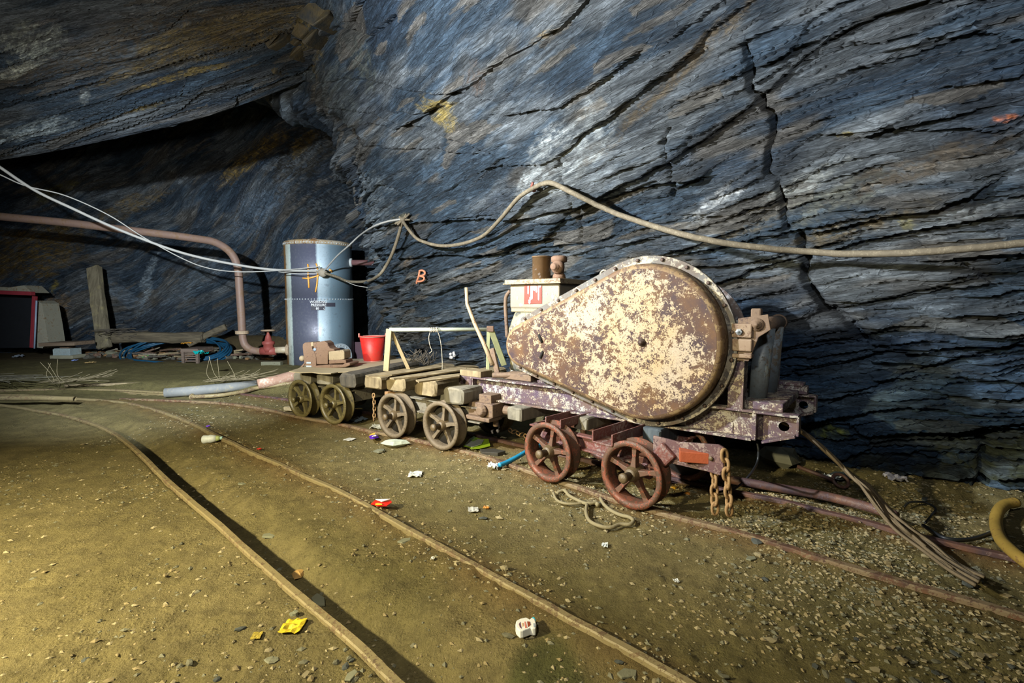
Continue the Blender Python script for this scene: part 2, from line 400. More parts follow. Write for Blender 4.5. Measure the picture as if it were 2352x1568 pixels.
BLUE = np.array([0.040, 0.063, 0.090]); DARK = np.array([0.014, 0.027, 0.048]); GREY = np.array([0.145, 0.166, 0.182]); BROWN = np.array([0.120, 0.108, 0.088]); PALE = np.array([0.24, 0.26, 0.27])
def strata(a, b, seed, amp=1.0, rough=None):
    """terraced slate relief and plate colours in cleavage coordinates a (along) b (across), metres"""
    h = np.zeros(a.shape)
    rough = np.ones(a.shape) if rough is None else rough
    b = b + 0.07 * (fbm(a * 1.1, b * 2.2, seed + 5, 3) - 0.5) * 2 + 0.012 * (fbm(a * 7, b * 9, seed + 6, 2) - 0.5) * 2
    mod = sstep(0.35, 0.65, fbm(a * 0.9 + 3, b * 2.0, seed + 8, 3))
    ids = []
    for k, (La, Lb, A, til, cr) in enumerate(((1.7, 0.36, 0.062, 0.040, 0.020), (0.75, 0.125, 0.030, 0.028, 0.012), (0.36, 0.050, 0.019, 0.022, 0.0), (0.16, 0.024, 0.010, 0.012, 0.0))):
        aa = a / La + 3.1 * k; bb = b / Lb + 1.7 * k + 0.35 * np.sin(aa * 1.9 + k)
        i, ox, oy, e = worley(aa, bb, seed + 11 * k); ids.append(i)
        w = 1.0 if k == 0 else (0.30 + rough * (0.5 + 0.8 * mod))
        r2 = (i * 7.13) % 1.0; r3 = (i * 13.7) % 1.0
        h += amp * w * (A * (i - 0.5) - til * (oy * (0.5 + 1.0 * r2)) + til * ox * (r3 - 0.5))
        if cr: h -= amp * w * cr * np.exp(-(e / (0.10 if k else 0.05)) ** 2) * (r3 > 0.55)
    i0, i1, i2, i3 = ids
    h += amp * 0.20 * (fbm(a * 0.55, b * 1.1, seed + 40, 3) - 0.5) * 2
    m = fbm(a * 1.0, b * 3.6, seed + 60, 5, 0.6)
    wg = sstep(0.44, 0.64, m)[..., None]
    tint = BLUE * (1 - wg) + (GREY * 0.85) * wg
    wd = sstep(0.52, 0.30, fbm(a * 0.8 + 7, b * 2.6, seed + 70, 4))[..., None]
    tint = tint * (1 - 0.7 * wd) + DARK * 0.7 * wd
    v = (0.68 + 0.45 * i1 + 0.35 * (i2 - 0.5) + 0.25 * i3)[..., None]; tint = tint * v
    br = sstep(0.60, 0.72, fbm(a * 1.3 + 31, b * 4.5, seed + 80, 4))[..., None] * 0.65
    tint = tint * (1 - br) + BROWN * (0.7 + 0.6 * i2[..., None]) * br
    br = (((i2 * 9.31) % 1.0 > 0.93) | ((i1 * 5.77) % 1.0 > 0.94))[..., None] * 0.7
    return h, tint * (1 - br) + BROWN * (0.8 + 0.7 * i3[..., None]) * br
def patch(tint, X, Y, cx, cy, rx, ry, ang, col, k=0.8, seed=0, edge=0.6, fr=9):
    """irregular colour patch in surface coordinates"""
    ca, sa = math.cos(ang), math.sin(ang); dx = (X - cx) * ca + (Y - cy) * sa; dy = -(X - cx) * sa + (Y - cy) * ca
    d = np.sqrt((dx / rx) ** 2 + (dy / ry) ** 2) + edge * (fbm(dx / rx * fr * 0.35 + 5, dy / ry * fr * 0.35, seed, 5, 0.7) - 0.5) * 2.4
    w = k * sstep(1.05, 0.55, d); w = w * (0.25 + 0.95 * sstep(0.40, 0.60, fbm(dx * 16 + seed, dy * 48, seed + 3, 4, 0.7)))
    w = np.clip(w, 0, 1)[..., None]
    return tint * (1 - w) + np.array(col) * w
def seg_dist(X, Y, pts):
    d = np.full(X.shape, 1e9)
    for (x0, y0), (x1, y1) in zip(pts[:-1], pts[1:]):
        vx, vy = x1 - x0, y1 - y0; L = vx * vx + vy * vy + 1e-12
        t = np.clip(((X - x0) * vx + (Y - y0) * vy) / L, 0, 1)
        d = np.minimum(d, np.hypot(X - x0 - t * vx, Y - y0 - t * vy))
    return d
# ================================================================ STRUCTURE
# ---- right wall: overhanging slate face behind the track
def path_eval(pts, s_samples):
    P = np.array(pts, float); d = np.hypot(*(P[1:] - P[:-1]).T); S = np.concatenate([[0], np.cumsum(d)])
    fine = np.array(smooth_path([tuple(p) for p in P], 20)); dd = np.hypot(*(fine[1:] - fine[:-1]).T); SS = np.concatenate([[0], np.cumsum(dd)])
    x = np.interp(s_samples, SS, fine[:, 0]); y = np.interp(s_samples, SS, fine[:, 1])
    tx = np.gradient(x, s_samples); ty = np.gradient(y, s_samples); L = np.hypot(tx, ty); tx /= L; ty /= L
    return x, y, ty, -tx, SS[-1]
WPTS = [(1.5, 9.8), (0.3, 8.9), (-0.9, 8.15), (-1.72, 7.45), (-1.25, 6.6), (-0.45, 5.85), (0.5, 4.85), (1.55, 3.88), (2.55, 3.1), (3.5, 2.45), (4.7, 1.5), (6.2, -0.2)]
_, _, _, _, WLEN = path_eval(WPTS, np.linspace(0, 1, 5))
def wall_samples(n):
    u = np.linspace(0, WLEN, 4000); x, y, _, _, _ = path_eval(WPTS, u)
    w = 1.0 / (0.6 + np.hypot(x, y) ** 0.75); w = np.where(y < 1.2, 0.12, w); w = np.where(u < 1.3, 0.12, w); c = np.concatenate([[0], np.cumsum((w[1:] + w[:-1]) / 2)]); c /= c[-1]
    return np.interp(np.linspace(0, 1, n), c, u)
NU, NV = 900, 750
su = wall_samples(NU)
bx, by, nx, ny, _ = path_eval(WPTS, su)
# profile: (distance into the chamber, height) against arc length v
prof = [(-0.25, -0.35), (-0.02, 0.15), (0.0, 0.6), (0.02, 1.1), (0.12, 1.6), (0.30, 2.05), (0.58, 2.6), (1.0, 3.25), (1.55, 3.95), (2.3, 4.55), (3.3, 5.0), (4.6, 5.2)]
pf = np.array(smooth_path(prof, 12)); dl = np.concatenate([[0], np.cumsum(np.hypot(*(pf[1:] - pf[:-1]).T))])
vv0 = np.linspace(0, 1, NV); vv = dl[-1] * (0.62 * vv0 + 0.38 * vv0 ** 2)
pd = np.interp(vv, dl, pf[:, 0]); pz = np.interp(vv, dl, pf[:, 1])
td = np.gradient(pd, vv); tz = np.gradient(pz, vv); Lp = np.hypot(td, tz); td /= Lp; tz /= Lp
S2, V2 = np.meshgrid(su, vv, indexing='ij')
S2 = S2 - 1.07
PX = bx[:, None] + nx[:, None] * pd[None]; PY = by[:, None] + ny[:, None] * pd[None]; PZ = np.repeat(pz[None], NU, 0)
NX = nx[:, None] * tz[None]; NY = ny[:, None] * tz[None]; NZ = np.repeat(-td[None], NU, 0)
base = np.stack([PX, PY, PZ], -1); nrm = np.stack([NX, NY, NZ], -1)
QX, QY = project(base)
# cleavage coordinates: rising to the right high up, flattening low on the right, steeper on the far left
def Fs(S): return np.interp(S, [0, 2.0, 3.5, 5.0, 7.0, 9.0, 14.0], np.array([0, 0.75, 1.22, 1.55, 1.86, 2.12, 2.70]))
low = sstep(1.9, 0.7, V2); S0_ = S2[0, 0]
B2 = V2 * 0.95 - Fs(S2) + 0.12 * low * np.tanh((S2 - 6.0) / 1.4) + 0.14 * (fbm(S2 * 0.45, V2 * 0.6, 3, 2) - 0.5); A2 = S2 * 0.97 + V2 * 0.25
roughm = 1.0 - 0.75 * sstep(1.9, 2.6, V2) * sstep(3.4, 4.4, S2) * sstep(8.6, 7.0, S2) - 0.35 * sstep(3.0, 3.6, V2) + 0.7 * sstep(2.0, 1.2, V2)
hW, tW = strata(A2, B2, 21, 1.0, roughm)
def near_sv(px, py):
    k = np.argmin((QX - px) ** 2 + (QY - py) ** 2); return np.unravel_index(k, QX.shape)
def svpt(px, py):
    i, j = near_sv(px, py); return S2[i, j], V2[i, j]
def carve(h, pts_px, w, depth, jag=0.02, seed=1):
    pts = [svpt(*p) for p in pts_px]
    jx = jag * (fbm(S2 * 14, V2 * 14, seed, 3) - 0.5) * 2; jy = jag * (fbm(S2 * 14 + 50, V2 * 14, seed + 9, 3) - 0.5) * 2
    d = seg_dist(S2 + jx, V2 + jy, pts); return h - depth * np.exp(-(d / w) ** 2)
def ledge(h, pts_px, step, width, seed=2, up=True):
    """a plate edge: rock above the line stands proud (undercut shadow below)"""
    pts = [svpt(*p) for p in pts_px]; d = seg_dist(S2, V2, pts)
    P = np.array(pts); o = np.argsort(P[:, 0]); line = np.interp(S2, P[o, 0], P[o, 1]) + 0.03 * (fbm(S2 * 6, V2 * 2, seed, 4) - 0.5)
    side = (V2 > line) if up else (V2 < line)
    inside = sstep(P[:, 0].min() - 0.05, P[:, 0].min() + 0.15, S2) * sstep(P[:, 0].max() + 0.05, P[:, 0].max() - 0.15, S2)
    return h + step * side * inside * np.exp(-(np.maximum(d, 0) / width) ** 2)
for pts, w, dep in (
    ([(1708, 112), (1720, 150), (1722, 215), (1742, 225), (1748, 255), (1768, 265), (1766, 300), (1752, 400), (1782, 415), (1795, 470), (1805, 520)], 0.016, 0.10),
    ([(1842, 545), (1846, 590), (1848, 640), (1872, 680), (1898, 705), (1935, 730), (1985, 775)], 0.024, 0.14),
    ([(1300, 360), (1308, 400), (1320, 425), (1330, 470), (1333, 560)], 0.014, 0.07),
    ([(1118, 150), (1124, 240), (1120, 330), (1140, 360), (1175, 395), (1190, 430)], 0.013, 0.05),
    ([(1540, 290), (1530, 340), (1545, 420), (1540, 490)], 0.010, 0.05),
    ([(700, 135), (760, 75), (830, 95), (900, 40)], 0.02, 0.10),
    ([(880, 265), (960, 270), (1030, 250)], 0.02, 0.06),
    ([(1220, 560), (1235, 600), (1300, 585)], 0.016, 0.07),
    ([(2250, 990), (2262, 1050), (2240, 1110), (2300, 1160)], 0.02, 0.10)):
    hW = carve(hW, pts, w, dep)
for pts, st, wd in (
    ([(1000, 535), (1110, 520), (1200, 500), (1330, 470), (1520, 420), (1640, 405)], 0.07, 0.35),
    ([(1290, 590), (1420, 560), (1600, 520), (1760, 470), (1830, 430)], 0.05, 0.22),
    ([(1840, 540), (1990, 500), (2150, 470), (2300, 400)], 0.08, 0.30),
    ([(1140, 270), (1290, 240), (1400, 170), (1480, 100)], 0.07, 0.30),
    ([(1010, 600), (1090, 610), (1180, 590)], 0.08, 0.20),
    ([(1950, 330), (2100, 290), (2260, 250)], 0.06, 0.25),
    ([(900, 560), (980, 555), (1060, 590)], 0.09, 0.22),
    ([(700, 290), (790, 300), (850, 330)], 0.10, 0.25)):
    hW = ledge(hW, pts, st, wd)
# broad form: hollow under the overhang low down, bulge at the left nose
hW += 0.10 * np.exp(-((S2 - 4.2) / 0.9) ** 2 - ((V2 - 1.6) / 0.6) ** 2) - 0.12 * np.exp(-((S2 - 3.6) / 0.5) ** 2 - ((V2 - 0.75) / 0.30) ** 2)
hW -= 0.25 * np.exp(-((QX - 735) / 55) ** 2 - ((QY - 320) / 45) ** 2) * (S2 < 5)
_nose = np.exp(-((S2 - 2.9) / 0.75) ** 2)
_i, _ox, _oy, _e = worley(A2 / 0.22 + 0.3 * np.sin(V2 * 5), (B2 + V2 * .5) / 0.11, 333); hW += _nose * (0.13 * (_i - 0.5) - 0.07 * _oy)
_i, _ox, _oy, _e = worley(S2 / 0.55, V2 / 0.42, 335); hW += _nose * (0.22 * (_i - 0.5) + 0.12 * _ox)
damp = sstep(0.0, 0.25, V2) * 0.8 + 0.2
WP = base + nrm * (hW * damp)[..., None]
# mineral colours, plus pale patches painting the lit centre and nose (surface coordinates)
def spatch(px, py, rx, ry, ang, col, k=0.8, seed=0, **kw):
    global tW
    s, v = svpt(px, py); tW = patch(tW, S2, V2, s, v, rx, ry, ang, col, k, seed, **kw)
GOLD = (0.30, 0.23, 0.075); OCH = (0.23, 0.18, 0.11); WHT = (0.42, 0.45, 0.45); GRN = (0.10, 0.12, 0.10)
for a in ((860, 470, 0.45, 0.45, 0.4, (0.19, 0.23, 0.26), 0.75, 41), (880, 600, 0.3, 0.3, 0.4, (0.16, 0.20, 0.23), 0.6, 42), (760, 230, 0.4, 0.35, 0.5, (0.12, 0.145, 0.15), 0.7, 43), (990, 262, 0.26, 0.14, -0.5, GOLD, 0.85, 1), (1010, 285, 0.20, 0.10, -0.5, GOLD, 0.7, 2), (850, 270, 0.22, 0.05, 0.35, (0.38, 0.30, 0.12), 0.8, 3), (812, 318, 0.10, 0.06, 0.2, OCH, 0.7, 4),
          (925, 500, 0.16, 0.08, 0.1, (0.26, 0.25, 0.17), 0.7, 5), (960, 480, 0.45, 0.28, 0.3, (0.25, 0.29, 0.31), 0.9, 6), (1130, 440, 0.55, 0.33, 0.3, (0.30, 0.34, 0.35), 1.0, 7), (1300, 350, 0.75, 0.25, 0.45, (0.30, 0.33, 0.34), 1.0, 8), (1080, 470, 0.55, 0.04, 0.3, (0.17, 0.145, 0.09), 0.9, 9),
          (1560, 160, 0.70, 0.07, 0.55, (0.15, 0.12, 0.08), 0.8, 10), (1700, 530, 0.35, 0.04, 0.25, (0.17, 0.15, 0.11), 0.8, 11), (1960, 520, 0.42, 0.085, 0.25, (0.17, 0.145, 0.10), 0.9, 12), (1920, 450, 0.38, 0.10, 0.35, (0.19, 0.20, 0.17), 0.7, 13), (1850, 420, 0.28, 0.06, 0.4, (0.30, 0.32, 0.31), 0.9, 14),
          (2100, 380, 0.50, 0.08, 0.3, (0.12, 0.10, 0.075), 0.8, 15), (2200, 490, 0.35, 0.03, 0.2, (0.26, 0.29, 0.30), 0.8, 16), (1640, 470, 0.30, 0.07, 0.5, (0.32, 0.34, 0.35), 0.9, 17), (945, 600, 0.16, 0.06, 0.5, (0.27, 0.21, 0.15), 0.9, 18), (980, 640, 0.22, 0.10, 0.3, (0.05, 0.06, 0.08), 0.7, 19), (1240, 440, 0.05, 0.06, 0.3, (0.30, 0.16, 0.11), 0.6, 20),
          (1080, 190, 0.20, 0.10, 0.7, (0.13, 0.10, 0.08), 0.7, 21), (820, 150, 0.30, 0.20, 0.8, (0.10, 0.115, 0.105), 0.7, 22), (690, 90, 0.35, 0.18, 0.9, (0.19, 0.145, 0.05), 0.85, 23), (1900, 985, 0.14, 0.05, 0.0, (0.26, 0.23, 0.05), 0.8, 24), (1800, 1030, 0.26, 0.10, 0.0, (0.24, 0.26, 0.24), 0.75, 25), (2310, 270, 0.05, 0.02, 0.0, (0.45, 0.14, 0.05), 0.7, 26), (1945, 312, 0.05, 0.02, 0.0, (0.35, 0.27, 0.05), 0.7, 27),
          (2080, 510, 0.04, 0.06, 0.5, (0.33, 0.31, 0.15), 0.7, 28), (2330, 1050, 0.5, 0.16, 0.2, (0.085, 0.072, 0.030), 0.8, 29), (2050, 1070, 0.55, 0.13, 0.0, (0.050, 0.045, 0.032), 0.8, 30), (1240, 85, 0.14, 0.03, 0.1, (0.19, 0.15, 0.09), 0.8, 31), (1490, 280, 0.5, 0.08, 0.5, (0.11, 0.13, 0.15), 0.5, 32), (760, 60, 0.3, 0.2, 0.9, (0.05, 0.06, 0.06), 0.6, 33)):
    spatch(*a)
_b = (sstep(1.7, 1.1, V2) * sstep(4.0, 5.5, S2))[..., None]; tW = tW * (1 - _b) + tW * np.array([0.62, 0.86, 1.12]) * _b  # paints the navy cast of the shaded low right wall into the colour
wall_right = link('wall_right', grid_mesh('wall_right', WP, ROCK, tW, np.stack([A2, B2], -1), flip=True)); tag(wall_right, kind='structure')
WPJ = project(WP)
def wallpt(px, py, off=0.03, rad=10):
    """world point in front of the right wall on the pixel's ray"""
    fx, fy = WPJ; d2 = (fx - px) ** 2 + (fy - py) ** 2; c = np.argwhere(d2 < max(rad * rad, d2.min() * 1.5)); i, j = c[np.argmin(WP[c[:, 0], c[:, 1], 1])]
    r = ray(px, py); Y = WP[i, j, 1]; p = at(px, py, Y); d = np.array([0, 0, CAMZ]) - p
    return p + d / np.linalg.norm(d) * off

# fractured ochre blocks at the top of the nose
def bq(*q): return [(600 + x / 3.92, y / 3.92) for x, y in q]
OCHM = NT('ochre_slate'); _o = OCHM.tc.outputs['Object']; _n = OCHM.noise(_o, 5, 8, 0.7); _f = OCHM.noise(OCHM.mapping(_o, (30, 30, 8)), 1, 6, 0.7)
OCHM = OCHM.out(OCHM.mix(OCHM.ramp(_n, [(0.38, 0.0), (0.62, 1.0)]), (0.030, 0.032, 0.030), (0.095, 0.070, 0.028)), 0.6, 0, OCHM.bump(_f, 0.8, 0.02), 0.4)
for k_, q_ in enumerate((bq((320, 190), (450, 252), (352, 355), (262, 310)), bq((255, 315), (340, 362), (290, 412), (200, 362)), bq((352, 368), (458, 262), (500, 255), (392, 410)), bq((290, 418), (340, 378), (382, 422), (275, 532), (240, 520)), bq((190, 365), (282, 422), (102, 668), (62, 600)), bq((232, 527), (270, 545), (132, 700), (106, 672)), bq((20, 385), (150, 310), (250, 180), (310, 195), (200, 345), (60, 440)), bq((-20, 300), (105, 170), (165, 205), (40, 378)), bq((300, 140), (420, 20), (640, 30), (600, 130), (460, 235)))):
    cx_, cy_ = np.mean(q_, 0); w_ = wallpt(cx_, cy_, 0.0); Y_w = w_[1] - 0.02 - 0.05 * ((k_ * 37) % 5) / 4
    fr = [at(x, y, Y_w + 0.05 * ((k_ * 13 + i * 7) % 5 - 2) / 2) for i, (x, y) in enumerate(q_)]; n_q = len(fr)
    mb = MB(); mb.add([tuple(v) for v in fr] + [tuple(v + np.array([0.1, 0.45, 0.12])) for v in fr], [tuple(range(n_q)), tuple(range(2 * n_q - 1, n_q - 1, -1))] + [(i, i + n_q, (i + 1) % n_q + n_q, (i + 1) % n_q) for i in range(n_q)])
    mb.build('rock_block', OCHM, wall_right, 0.015)

# ---- generic rock sheet lofted between two world curves
def sheet(name, low, high, nu, nv, seed, amp, slope, mat=ROCK, tintf=None, extra=None, over=None, flip=False):
    L = np.array(smooth_path(low, 30)); Hh = np.array(smooth_path(high, 30))
    def res(C, n):
        d = np.concatenate([[0], np.cumsum(np.linalg.norm(C[1:] - C[:-1], axis=1))]); t = np.linspace(0, d[-1], n)
        return np.stack([np.interp(t, d, C[:, k]) for k in range(3)], -1), d[-1]
    Lr, l1 = res(L, nu); Hr, l2 = res(Hh, nu)
    t = np.linspace(0, 1, nv)[None, :, None]
    P = Lr[:, None] * (1 - t) + Hr[:, None] * t
    if over is not None: P = P + over(np.linspace(0, 1, nu)[:, None], np.linspace(0, 1, nv)[None])
    du = np.gradient(P, axis=0); dv = np.gradient(P, axis=1); N = np.cross(du, dv); N /= np.linalg.norm(N, axis=-1, keepdims=True)
    if flip: N = -N
    S = np.repeat(np.linspace(0, (l1 + l2) / 2, nu)[:, None], nv, 1); hh = np.linalg.norm(Hr - Lr, axis=1).mean(); V = np.repeat(np.linspace(0, hh, nv)[None], nu, 0)
    sl = slope + 0.12 * (fbm(S * 0.5, V * 0.5, seed, 2) - 0.5)
    B = V * 0.9 - S * sl; A = S * 0.9 + V * 0.45
    h, tint = strata(A, B, seed, amp, np.full(S.shape, 0.7))
    if tintf is not None: tint, h = tintf(tint, h, S, V, P, A, B)
    P2 = P + N * h[..., None]
    o = link(name, grid_mesh(name, P2, mat, tint, np.stack([A, B], -1), flip=not flip)); tag(o, kind='structure'); return o, P2, S, V

# ---- hanging roof slab upper left: lower edge + underside rising towards the camera
def roof_tint(tint, h, S, V, P, A, B):
    q = project(P)
    def near(px, py):
        k = np.argmin((q[0] - px) ** 2 + (q[1] - py) ** 2); i, j = np.unravel_index(k, S.shape); return S[i, j], V[i, j]
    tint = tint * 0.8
    for (px, py, rx, ry, an, col, kk, sd) in ((330, 90, 1.7, 0.55, 0.3, (0.09, 0.070, 0.045), 0.7, 1), (480, 110, 1.1, 0.30, 0.35, (0.16, 0.115, 0.042), 0.7, 2), (520, 60, 1.0, 0.22, 0.4, (0.20, 0.15, 0.06), 0.7, 3), (430, 170, 0.5, 0.10, 0.3, (0.20, 0.145, 0.045), 0.7, 4),
            (330, 245, 0.25, 0.06, 0.3, (0.34, 0.25, 0.06), 0.6, 5), (75, 90, 0.30, 0.35, 1.2, (0.35, 0.38, 0.33), 0.8, 6), (40, 150, 0.35, 0.12, 0.5, (0.45, 0.46, 0.38), 0.8, 7), (80, 290, 0.45, 0.22, 0.2, (0.30, 0.35, 0.36), 0.75, 8), (195, 220, 0.06, 0.16, 0.2, (0.36, 0.40, 0.40), 0.7, 9), (150, 60, 0.9, 0.3, 0.2, (0.07, 0.075, 0.085), 0.5, 10), (200, 330, 2.2, 0.15, 0.2, (0.09, 0.10, 0.115), 0.5, 11), (620, 160, 0.6, 0.4, 0.3, (0.045, 0.05, 0.055), 0.5, 12)):
        s, v = near(px, py); tint = patch(tint, S, V, s, v, rx, ry, an, col, kk, 90 + sd)
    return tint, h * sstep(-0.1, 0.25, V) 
E0 = [at(-900, 560, 6.2), at(-400, 440, 6.4), at(-100, 385, 6.5), at(20, 364, 6.5), at(120, 347, 6.4), at(260, 318, 6.3), at(400, 286, 6.2), at(500, 258, 6.15), at(600, 222, 6.1), at(665, 196, 6.05), at(790, 150, 6.3)]
E1 = [at(-900, -1500, 2.2), at(-500, -1500, 2.3), at(-250, -1400, 2.5), at(0, -1300, 2.6), at(150, -1200, 2.7), at(300, -1000, 2.9), at(450, -900, 3.0), at(620, -800, 3.2), at(760, -700, 3.4), at(900, -500, 3.7), at(1000, -300, 4.1)]
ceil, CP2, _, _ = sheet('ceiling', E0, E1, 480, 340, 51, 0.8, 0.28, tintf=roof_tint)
# the slab's broken end face above the black gap
EB = [p + np.array([0.25, 2.0, 1.9]) for p in E0]
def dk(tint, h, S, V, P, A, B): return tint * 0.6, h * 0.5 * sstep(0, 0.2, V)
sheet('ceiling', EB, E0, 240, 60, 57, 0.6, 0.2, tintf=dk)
# ---- far wall behind the tank
def far_tint(tint, h, S, V, P, A, B):
    q = project(P)
    def near(px, py):
        k = np.argmin((q[0] - px) ** 2 + (q[1] - py) ** 2); i, j = np.unravel_index(k, S.shape); return S[i, j], V[i, j]
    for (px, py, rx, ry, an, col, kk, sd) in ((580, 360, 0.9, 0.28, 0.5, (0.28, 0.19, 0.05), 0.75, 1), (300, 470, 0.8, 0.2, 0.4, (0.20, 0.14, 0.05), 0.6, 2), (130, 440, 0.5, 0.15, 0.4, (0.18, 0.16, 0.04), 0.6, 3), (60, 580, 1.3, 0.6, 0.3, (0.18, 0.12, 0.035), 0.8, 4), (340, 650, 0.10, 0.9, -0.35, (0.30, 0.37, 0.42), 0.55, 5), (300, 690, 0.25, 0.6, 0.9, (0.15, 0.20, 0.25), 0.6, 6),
            (600, 480, 1.4, 0.35, 0.6, (0.13, 0.18, 0.24), 0.7, 7), (130, 710, 0.25, 0.4, -0.5, (0.26, 0.17, 0.08), 0.7, 8), (125, 655, 0.06, 0.14, -0.3, (0.33, 0.26, 0.05), 0.8, 9), (790, 430, 1.3, 0.9, 0.6, (0.018, 0.026, 0.036), 1.0, 10), (720, 330, 1.2, 0.6, 0.5, (0.03, 0.028, 0.022), 0.9, 14), (850, 620, 0.9, 0.9, 0.6, (0.02, 0.03, 0.04), 0.9, 15), (470, 640, 1.0, 0.3, 0.6, (0.12, 0.17, 0.22), 0.6, 11), (700, 330, 0.4, 0.2, 0.6, (0.22, 0.15, 0.04), 0.6, 12)):  # near-black patches beside the nose paint the shadowed void into the colour
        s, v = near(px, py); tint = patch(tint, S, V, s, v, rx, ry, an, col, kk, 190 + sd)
    return tint, h
F0 = [(-15, 7.6, -0.2), (-12, 8.9, -0.2), (-10.2, 9.9, -0.2), (-8.6, 10.4, -0.2), (-6, 10.6, -0.2), (-4, 10.3, -0.2), (-2.2, 9.8, -0.2), (-0.6, 9.6, -0.2), (1.0, 9.6, -0.2)]
F1 = [(-15, 8.6, 5.2), (-12, 9.6, 5.4), (-10, 10.3, 5.6), (-8, 10.5, 5.8), (-6, 10.5, 6.0), (-4, 10.0, 6.2), (-2.2, 9.4, 6.4), (-0.6, 9.0, 6.6), (1.0, 9.0, 6.6)]
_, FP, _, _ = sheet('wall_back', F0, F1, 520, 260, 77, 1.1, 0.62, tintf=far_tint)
# dark roof of the gap and left side wall (behind the frame edge)
sheet('ceiling', [(-16, 12, 6.4), (-8, 12.3, 6.8), (2, 11.5, 7.4)], [(-15, 5.0, 4.6), (-8, 6.5, 5.6), (2, 7.5, 7.2)], 60, 30, 91, 1.0, 0.3)
sheet('wall_left', [(-7.5, -2.5, -0.2), (-8.5, 1.5, -0.2), (-11.5, 5.0, -0.2), (-14.6, 8.0, -0.2)], [(-6.5, -2.5, 5), (-7.6, 1.0, 5), (-10.5, 4.5, 5), (-14, 8.3, 5)], 120, 60, 93, 1.0, 0.3)

# ================================================================ FLOOR
RA = [(-160, 915), (0, 928), (74, 939), (143, 951), (208, 969), (253, 988), (286, 1009), (327, 1044), (372, 1089), (423, 1134), (464, 1169), (503, 1201), (553, 1247), (594, 1283), (630, 1314), (668, 1347), (711, 1383), (755, 1419), (812, 1466), (859, 1510), (890, 1542), (925, 1575), (980, 1628), (1060, 1705)]
RB = [(-160, 905), (0, 905), (80, 906), (170, 913), (268, 920), (327, 931), (387, 949), (446, 972), (491, 994), (536, 1015), (580, 1037), (640, 1062), (700, 1090), (757, 1114), (821, 1145), (875, 1176), (930, 1207), (969, 1228), (1063, 1279), (1126, 1314), (1189, 1349), (1252, 1382), (1300, 1409), (1370, 1446), (1450, 1490), (1530, 1534), (1600, 1574), (1720, 1640), (1850, 1710)]
RC = [(277, 914), (372, 917), (476, 921), (565, 930), (630, 941), (669, 951), (722, 961), (791, 973), (855, 988), (932, 1002), (983, 1014), (1046, 1028), (1136, 1052), (1217, 1079), (1303, 1106), (1402, 1139), (1500, 1168), (1599, 1194), (1698, 1219), (1799, 1249), (1879, 1275), (1959, 1299), (2054, 1326), (2150, 1353), (2246, 1380), (2341, 1407), (2460, 1440), (2600, 1480)]
RD = [(556, 903), (664, 916), (760, 930), (860, 948), (960, 968), (1080, 993), (1200, 1020), (1320, 1047), (1440, 1072), (1560, 1098), (1688, 1126), (1799, 1147), (1895, 1172), (1991, 1195), (2086, 1221), (2214, 1250), (2341, 1279), (2480, 1312), (2620, 1345)]
RZ = 0.045
rA, rB, rC, rD = ([gnd(px, py, RZ) for px, py in R] for R in (RA, RB, RC, RD))
def rdist(X, Y, r, signed=False):
    pts = [(p[0], p[1]) for p in r]; d = seg_dist(X, Y, pts)
    if not signed: return d
    P = np.array(pts); o = np.argsort(P[:, 1]); xl = np.interp(Y, P[o, 1], P[o, 0]); return d * np.sign(X - xl)
def wall_base_y(X):
    P = np.array([p for p in WPTS if p[1] < 7.3]); return np.interp(X, P[:, 0], P[:, 1])
def floor_h(X, Y):
    h = 0.035 * (fbm(X * 0.8, Y * 0.8, 5, 3) - 0.5) + 0.010 * sstep(0.56, 0.72, fbm(X * 7, Y * 13, 23, 4, 0.6)) * sstep(0.45, 0.6, fbm(X * 1.4, Y * 1.4, 24, 2)) + 0.022 * (fbm(X * 4, Y * 4, 6, 4) - 0.5)
    clod = fbm(X * 26, Y * 26, 7, 3, 0.6); h = h + 0.010 * sstep(0.5, 0.8, clod) * (0.35 + fbm(X * 1.5, Y * 1.5, 8, 2))
    sA = rdist(X, Y, rA, True)
    near = sstep(6.0, 4.2, Y)
    h = h + near * (-0.075 * sstep(-0.01, 0.05, sA) * sstep(0.30, 0.10, sA + 0.16 * (fbm(X * 3, Y * 3, 9, 3) - 0.5)))
    h = h + 0.020 * sstep(0.03, -0.02, sA)
    for r, k in ((rB, 0.024), (rC, 0.02), (rD, 0.02)):
        d = rdist(X, Y, r); h = h + k * np.exp(-(d / 0.13) ** 2) * (0.5 + fbm(X * 9, Y * 9, 12, 3)) 
    dA = rdist(X, Y, rA); h = np.where((sA < 0), h + 0.012 * np.exp(-(dA / 0.10) ** 2) * (fbm(X * 12, Y * 12, 14, 3)), h)
    # scree against the right wall, debris bank against the far wall
    wb = wall_base_y(X); dw = wb - Y
    h = h + 0.07 * sstep(0.85, 0.0, dw) * sstep(1.0, 2.2, X) + 0.12 * sstep(0.4, 0.0, dw) * (X < 1.0)
    h = h + 0.34 * sstep(9.9, 10.6, Y + 0.4 * (fbm(X * 0.9, Y * 0.9, 15, 3) - 0.5)) * sstep(-8.3, -7.2, X) * sstep(-1.5, -3.2, X)
    # sleeper ridges showing through the mud of the near track
    tt = (X + Y) * 0.7071; ridge = np.exp(-(((tt * 1.15) % 1.0 - 0.5) / 0.09) ** 2); mid = sstep(0.04, 0.12, rdist(X, Y, rA, True)) * sstep(0.9, 0.6, rdist(X, Y, rA, True))
    h = h + 0.012 * ridge * mid * sstep(0.45, 0.65, fbm(X * 5, Y * 5, 16, 3))
    grav = sstep(0.3, 1.8, X + 0.6 * (2.2 - Y) * (Y < 2.2)); h = h + 0.012 * grav * (worley(X * 22, Y * 22, 17)[0] - 0.5)
    return h
nyf, nxf = 570, 560
